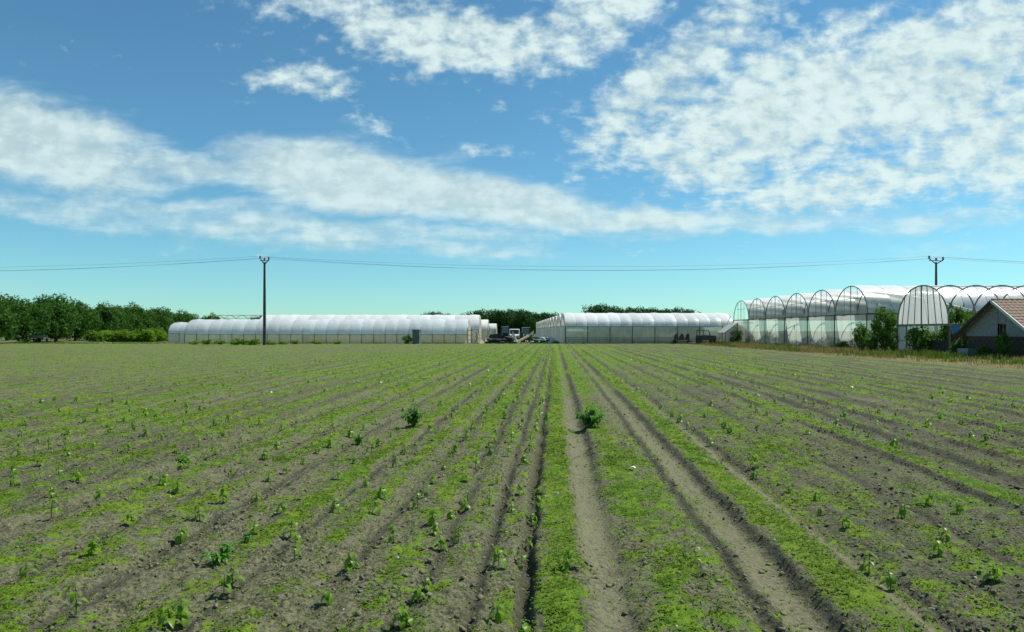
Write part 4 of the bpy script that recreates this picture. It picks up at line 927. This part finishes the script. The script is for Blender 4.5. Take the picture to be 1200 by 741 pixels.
# blue sheet, plank and pale block by the shed
def drape(u, v): return (.05*math.sin(9*u+3*v), u*.85, -.62*v*(1+.08*math.sin(8*u))+.03)
t = thing('blue_sheet', 'blue plastic sheet hung on a line between hoops and shed', 'sheet', (RX-.12, 49.3, 0))
MB().sheet(drape, 10, 6).build('cloth', M['blue'], t, True, loc=(0,0.25,2.12)); 
for yy in (0, 1.35): MB().tube([(0,yy,-.1),(0,yy,2.2)], .03).build('post', M['wood'], t)
MB().tube([(0,-.05,2.16),(0,1.4,2.16)], .012).build('line', M['wire'], t)
beam('leaning_plank', (RX-.3, 49.2, 1.25), (RX-.75, 49.9, .02), .12, 'fascia', 'pale plank leaning beside the blue sheet', 'plank')
tag(MB().box((0,0,.26), (.7,.9,.6), Matrix.Rotation(.2,3,'Z'), .93).build('concrete_block', M['plaster'], loc=(RX-1.1, 47.2, 0)), 'pale concrete block among the weeds before the shed gable', 'block')

# ------------------------------------------------------------------ plants in the field
def leaf_geo(L_, wd, droop, fold=.25):
    """pointed leaf along +x, folded on its midrib and drooping to the tip"""
    b = MB(); prof = [(0,.10),(.22,.72),(.45,1.0),(.72,.62),(1.0,.02)]
    vs = []
    for s, k in prof:
        x_ = L_*(s*math.cos(droop*s*.7)); z_ = -L_*s*math.sin(droop*s*.7)
        vs += [(x_, wd*.5*k, z_+wd*.5*k*fold), (x_, 0, z_), (x_, -wd*.5*k, z_+wd*.5*k*fold)]
    n = len(prof); fs = []
    for i in range(n-1): fs += [(i*3, i*3+3, i*3+4, i*3+1), (i*3+1, i*3+4, i*3+5, i*3+2)]
    return vs, fs
LEAVES = []
for k in range(4):
    b = MB(); b.add(*leaf_geo(.085+.01*k, .042+.004*k, .7+.35*k)); LEAVES.append(b.mesh('leaf', M['leaf_crop'], smooth=True, tint=True))
def seedling_spec(seed):
    g = random.Random(seed); H = .11+.08*g.random(); out = []
    n = g.randint(6, 9); bend = (g.uniform(-.02,.02), g.uniform(-.02,.02))
    for i in range(n):
        f = .35+.65*i/(n-1); az = i*2.4+g.uniform(-.4,.4); out.append((g.randrange(4), (bend[0]*f, bend[1]*f, H*f), (0, g.uniform(-.5,.35), az), g.uniform(.65,1.05)*(1.15-.35*f)))
    return H, bend, out
SPECS = [seedling_spec(400+k) for k in range(6)]
def stem_geo(b, H, bend): b.tube([(0,0,-.03),(bend[0]*.4,bend[1]*.4,H*.5),(bend[0],bend[1],H)], [.0045,.0035,.002], 5)
STEMS, WHOLE = [], []
for H, bend, lv in SPECS:
    b = MB(); stem_geo(b, H, bend); STEMS.append(b.mesh('stem', M['stem']))
    b = MB(); stem_geo(b, H, bend)
    for li, p, r_, s in lv:
        vs, fs = leaf_geo(.085+.01*li, .042+.004*li, .7+.35*li); from_eul = Matrix.Translation(p) @ (Matrix.Rotation(r_[2], 4, 'Z') @ Matrix.Rotation(r_[1], 4, 'Y')) @ Matrix.Scale(s, 4)
        b.add([from_eul @ Vector(v_) for v_ in vs], fs)
    WHOLE.append(b.mesh('seedling', M['leaf_crop'], smooth=True, tint=True))
spots = [(90,727),(212,735),(200,741),(262,700),(272,688),(385,712),(410,672),(478,737),(470,741),(497,697),(489,705),(545,600),(527,613),(612,660),(585,668),(618,733),(608,741),(583,731),(630,578),(622,612),(632,600),
         (340,632),(442,606),(300,590),(885,552),(883,562),(924,580),(962,607),(991,623),(1018,672),(1044,692),(1060,611),(1088,597),(1125,607),(1109,638),(1166,690),(1100,655),(955,590),(508,630),(517,645),(505,622),(537,640),(345,660),(445,590),(668,672),(155,614),(107,655),(190,572),(283,528),(93,568),(60,610),(158,508),(126,505),(30,680)]
sites = [G(*s) for s in spots]
srows = [-.21,-.575,-.80,-1.24,-1.58,-2.02,-2.48,-2.95,-3.4,-3.9,-4.35,-4.85,-5.3,-5.8,-6.3,-6.8,-7.3,-7.8,1.40,1.80,2.15,2.58,3.2,3.65,4.3,4.85,5.5,6.0,6.6,7.1,-.36,-.12]
extra = []
g = random.Random(99)
for q in srows:
    Y = 4.4+g.random()
    while Y < 62:
        Y += (.34+g.expovariate(2.2))*(1+.010*Y)*(2.0 if q in (-.36,-.12) else 1)*(1.35 if abs(q) > 1.2 else 1)
        # invert the row coordinate for the lateral position
        q0 = q
        for _ in range(6): q0 = q/(1+.06*min(abs(q0),5)*math.exp(-max(Y-4,0)/12))
        X = (q0*1445+50*Y)/850+g.gauss(0,.045)
        if abs(X) > .72*Y+1 or X > 21 or vnoise(np.array([X*.25]), np.array([Y*.12]), 71)[0] < .30: continue
        if all((X-a)**2+(Y-b_)**2 > .04 for a, b_ in sites): extra.append((X, Y))
extra.sort(key=lambda p: p[1])
allp = sites+extra
GRP = 'young pepper plants in drills'
ORD = ['first','second','third','fourth','fifth','sixth','seventh','eighth','ninth','tenth','eleventh','twelfth','thirteenth','fourteenth','fifteenth','sixteenth','seventeenth','eighteenth','nineteenth','twentieth']
LEFT, RIGHT = sorted([q for q in srows if q < -.13], reverse=True), sorted(q for q in srows if q > 0)
def label_of(X, Y):
    q = float(rowq(np.array([X]), np.array([Y]))[0])
    if -.165 < q < 0: return 'young pepper plant growing right at the edge of the narrow dark furrow'
    side, tgt = (LEFT, 'tree row') if q < 0 else (RIGHT, 'tiled shed')
    k = min(range(len(side)), key=lambda i: abs(side[i]-q))
    return 'young pepper plant in the %s drill from the narrow dark furrow towards the %s' % (ORD[k], tgt)
xy = np.array(allp); hz = field_maps(xy[:,0], xy[:,1])[0]
order = sorted(range(len(allp)), key=lambda i: allp[i][1])
for n_, i in enumerate(order[:300]):
    X, Y = allp[i]; k = g.randrange(6); s = g.uniform(.68, 1.15); rz = g.random()*6.28
    if n_ < 60:
        H, bend, lv = SPECS[k]; t = thing('pepper_plant', label_of(X, Y), 'seedling', (X, Y, hz[i]), rz, GRP); t.scale = (s, s, s)
        inst('stem', STEMS[k], t)
        for li, p, r_, ls in lv: inst('leaf', LEAVES[li], t, p, r_, ls)
    else:
        tag(inst('pepper_plant', WHOLE[k], None, (X, Y, hz[i]), (0,0,rz), s*1.08), label_of(X, Y), 'seedling', GRP)
rest = [i for i in order[300:]]
if rest:
    bb_v, bb_f, o_ = [], [], 0
    LO = []
    for H, bend, lv in SPECS[:4]:
        b = MB()
        for li, p, r_, s in lv:
            A = Matrix.Translation(p) @ Matrix.Rotation(r_[2], 4, 'Z') @ Matrix.Rotation(r_[1], 4, 'Y') @ Matrix.Scale(s*1.25, 4)
            b.add([A @ Vector(v_) for v_ in ((.01,0,0),(.05,.028,-.01),(.09,0,-.05),(.05,-.028,-.01))], [(0,1,2,3)])
        LO.append((np.array([tuple(v_) for v_ in b.v]), np.array(b.f)))
    for i in rest:
        V, Fq = LO[g.randrange(4)]; a = g.random()*6.28; s = g.uniform(.7,1.15); ca, sa = math.cos(a)*s, math.sin(a)*s
        W = np.stack([V[:,0]*ca-V[:,1]*sa+allp[i][0], V[:,0]*sa+V[:,1]*ca+allp[i][1], V[:,2]*s+hz[i]], 1); bb_v.append(W); bb_f.append(Fq+o_); o_ += len(W)
    me = nmesh('pepper_rows', np.concatenate(bb_v), np.concatenate(bb_f), M['leaf_crop'], npr.random(sum(len(f) for f in bb_f)))
    tag(inst('pepper_rows', me), 'distant drills of small green pepper plants', 'crop', kind='stuff')
# four bigger volunteer plants
def lush(px, py, H, W, n, ls, label, seed, cone=False):
    x, y = G(px, py); z = gh(x, y); g = random.Random(seed); t = thing('leafy_weed', label, 'plant', (x, y, z)); b = MB(); st = MB()
    nst = max(3, n//16)
    for k in range(nst):
        a = 2.4*k+g.random(); rr = W/2*(.25+.75*g.random()) if k else .02; hh = H*(1-.55*(rr/(W/2))*(1 if cone else .7))*(.8+.2*g.random())
        tip = Vector((rr*math.cos(a), rr*math.sin(a), hh)); mid = Vector((tip.x*.35, tip.y*.35, hh*.55))
        st.tube([(0,0,-.04), tuple(mid), tuple(tip)], [.008,.006,.003], 5)
        for j in range(n//nst):
            f = .25+.75*(j+g.random())/(n//nst); p = mid*(f/.5) if f < .5 else mid+(tip-mid)*((f-.5)/.5)
            s = ls*(.65+.6*g.random())
            vs, fs = leaf_geo(s, s*.42, .5+.8*g.random())
            A = Matrix.Translation(p) @ Matrix.Rotation(g.random()*6.28, 4, 'Z') @ Matrix.Rotation(g.uniform(-.7,.25), 4, 'Y')
            b.add([A @ Vector(v_) for v_ in vs], fs)
    b.build('foliage', M['leaf_plant'], t, True, tint=True); st.build('stems', M['stem'], t)
lush(485, 502, .46, .50, 330, .085, 'tall tapering leafy weed on the left green drill', 1, True)
lush(692, 504, .40, .50, 260, .12, 'bushy long leaved weed beside the bare wheel track', 2)
lush(420, 522, .20, .24, 90, .065, 'small dark leafy weed near the tall tapering one', 3)
lush(260, 664, .15, .30, 130, .055, 'low spreading leafy weed among the pepper plants', 4)
lush(214, 541, .07, .28, 40, .085, 'flat pale rosette weed on the bare soil', 5)
lush(290, 640, .09, .16, 60, .04, 'small ferny weed next to the low spreading one', 6)
# white scrap of folded plastic
x, y = G(739, 553); z = gh(x, y); t = thing('plastic_scrap', 'folded white plastic scrap lying near the wheel track', 'scrap', (x, y, z+.012), R(-25))
MB().sheet(lambda u, v: (.075*(u-.2), .05*(v-.5)*(1-.4*u), .030*math.sin(2.6*u)+.008*math.sin(9*v)), 8, 4).build('sheet', M['paper'], t, True)
MB().sheet(lambda u, v: (-.055*u-.01, .045*(v-.5), .024*(1-u)-.006), 5, 3).build('fold', M['black'], t, True)  # black sheet painting the scrap's shadow on its left side
# scattered small pale stones
stn = plain('pale stones', (.55,.54,.48), .8, 0, 12, .2, .2)
n = 130; X, Y = scatter(n, 3.6, 12, 1.4); h = field_maps(X, Y)[0]; b = MB()
for i in range(n):
    s = .004+.008*rnd.random(); b.box((X[i], Y[i], h[i]+s*.3), (s*2, s*1.5, s), Matrix.Rotation(rnd.random()*3, 3, 'Z'), .7)
tag(b.build('pale_pebbles', stn), 'tiny pale pebbles scattered over the soil', 'stones', kind='stuff')
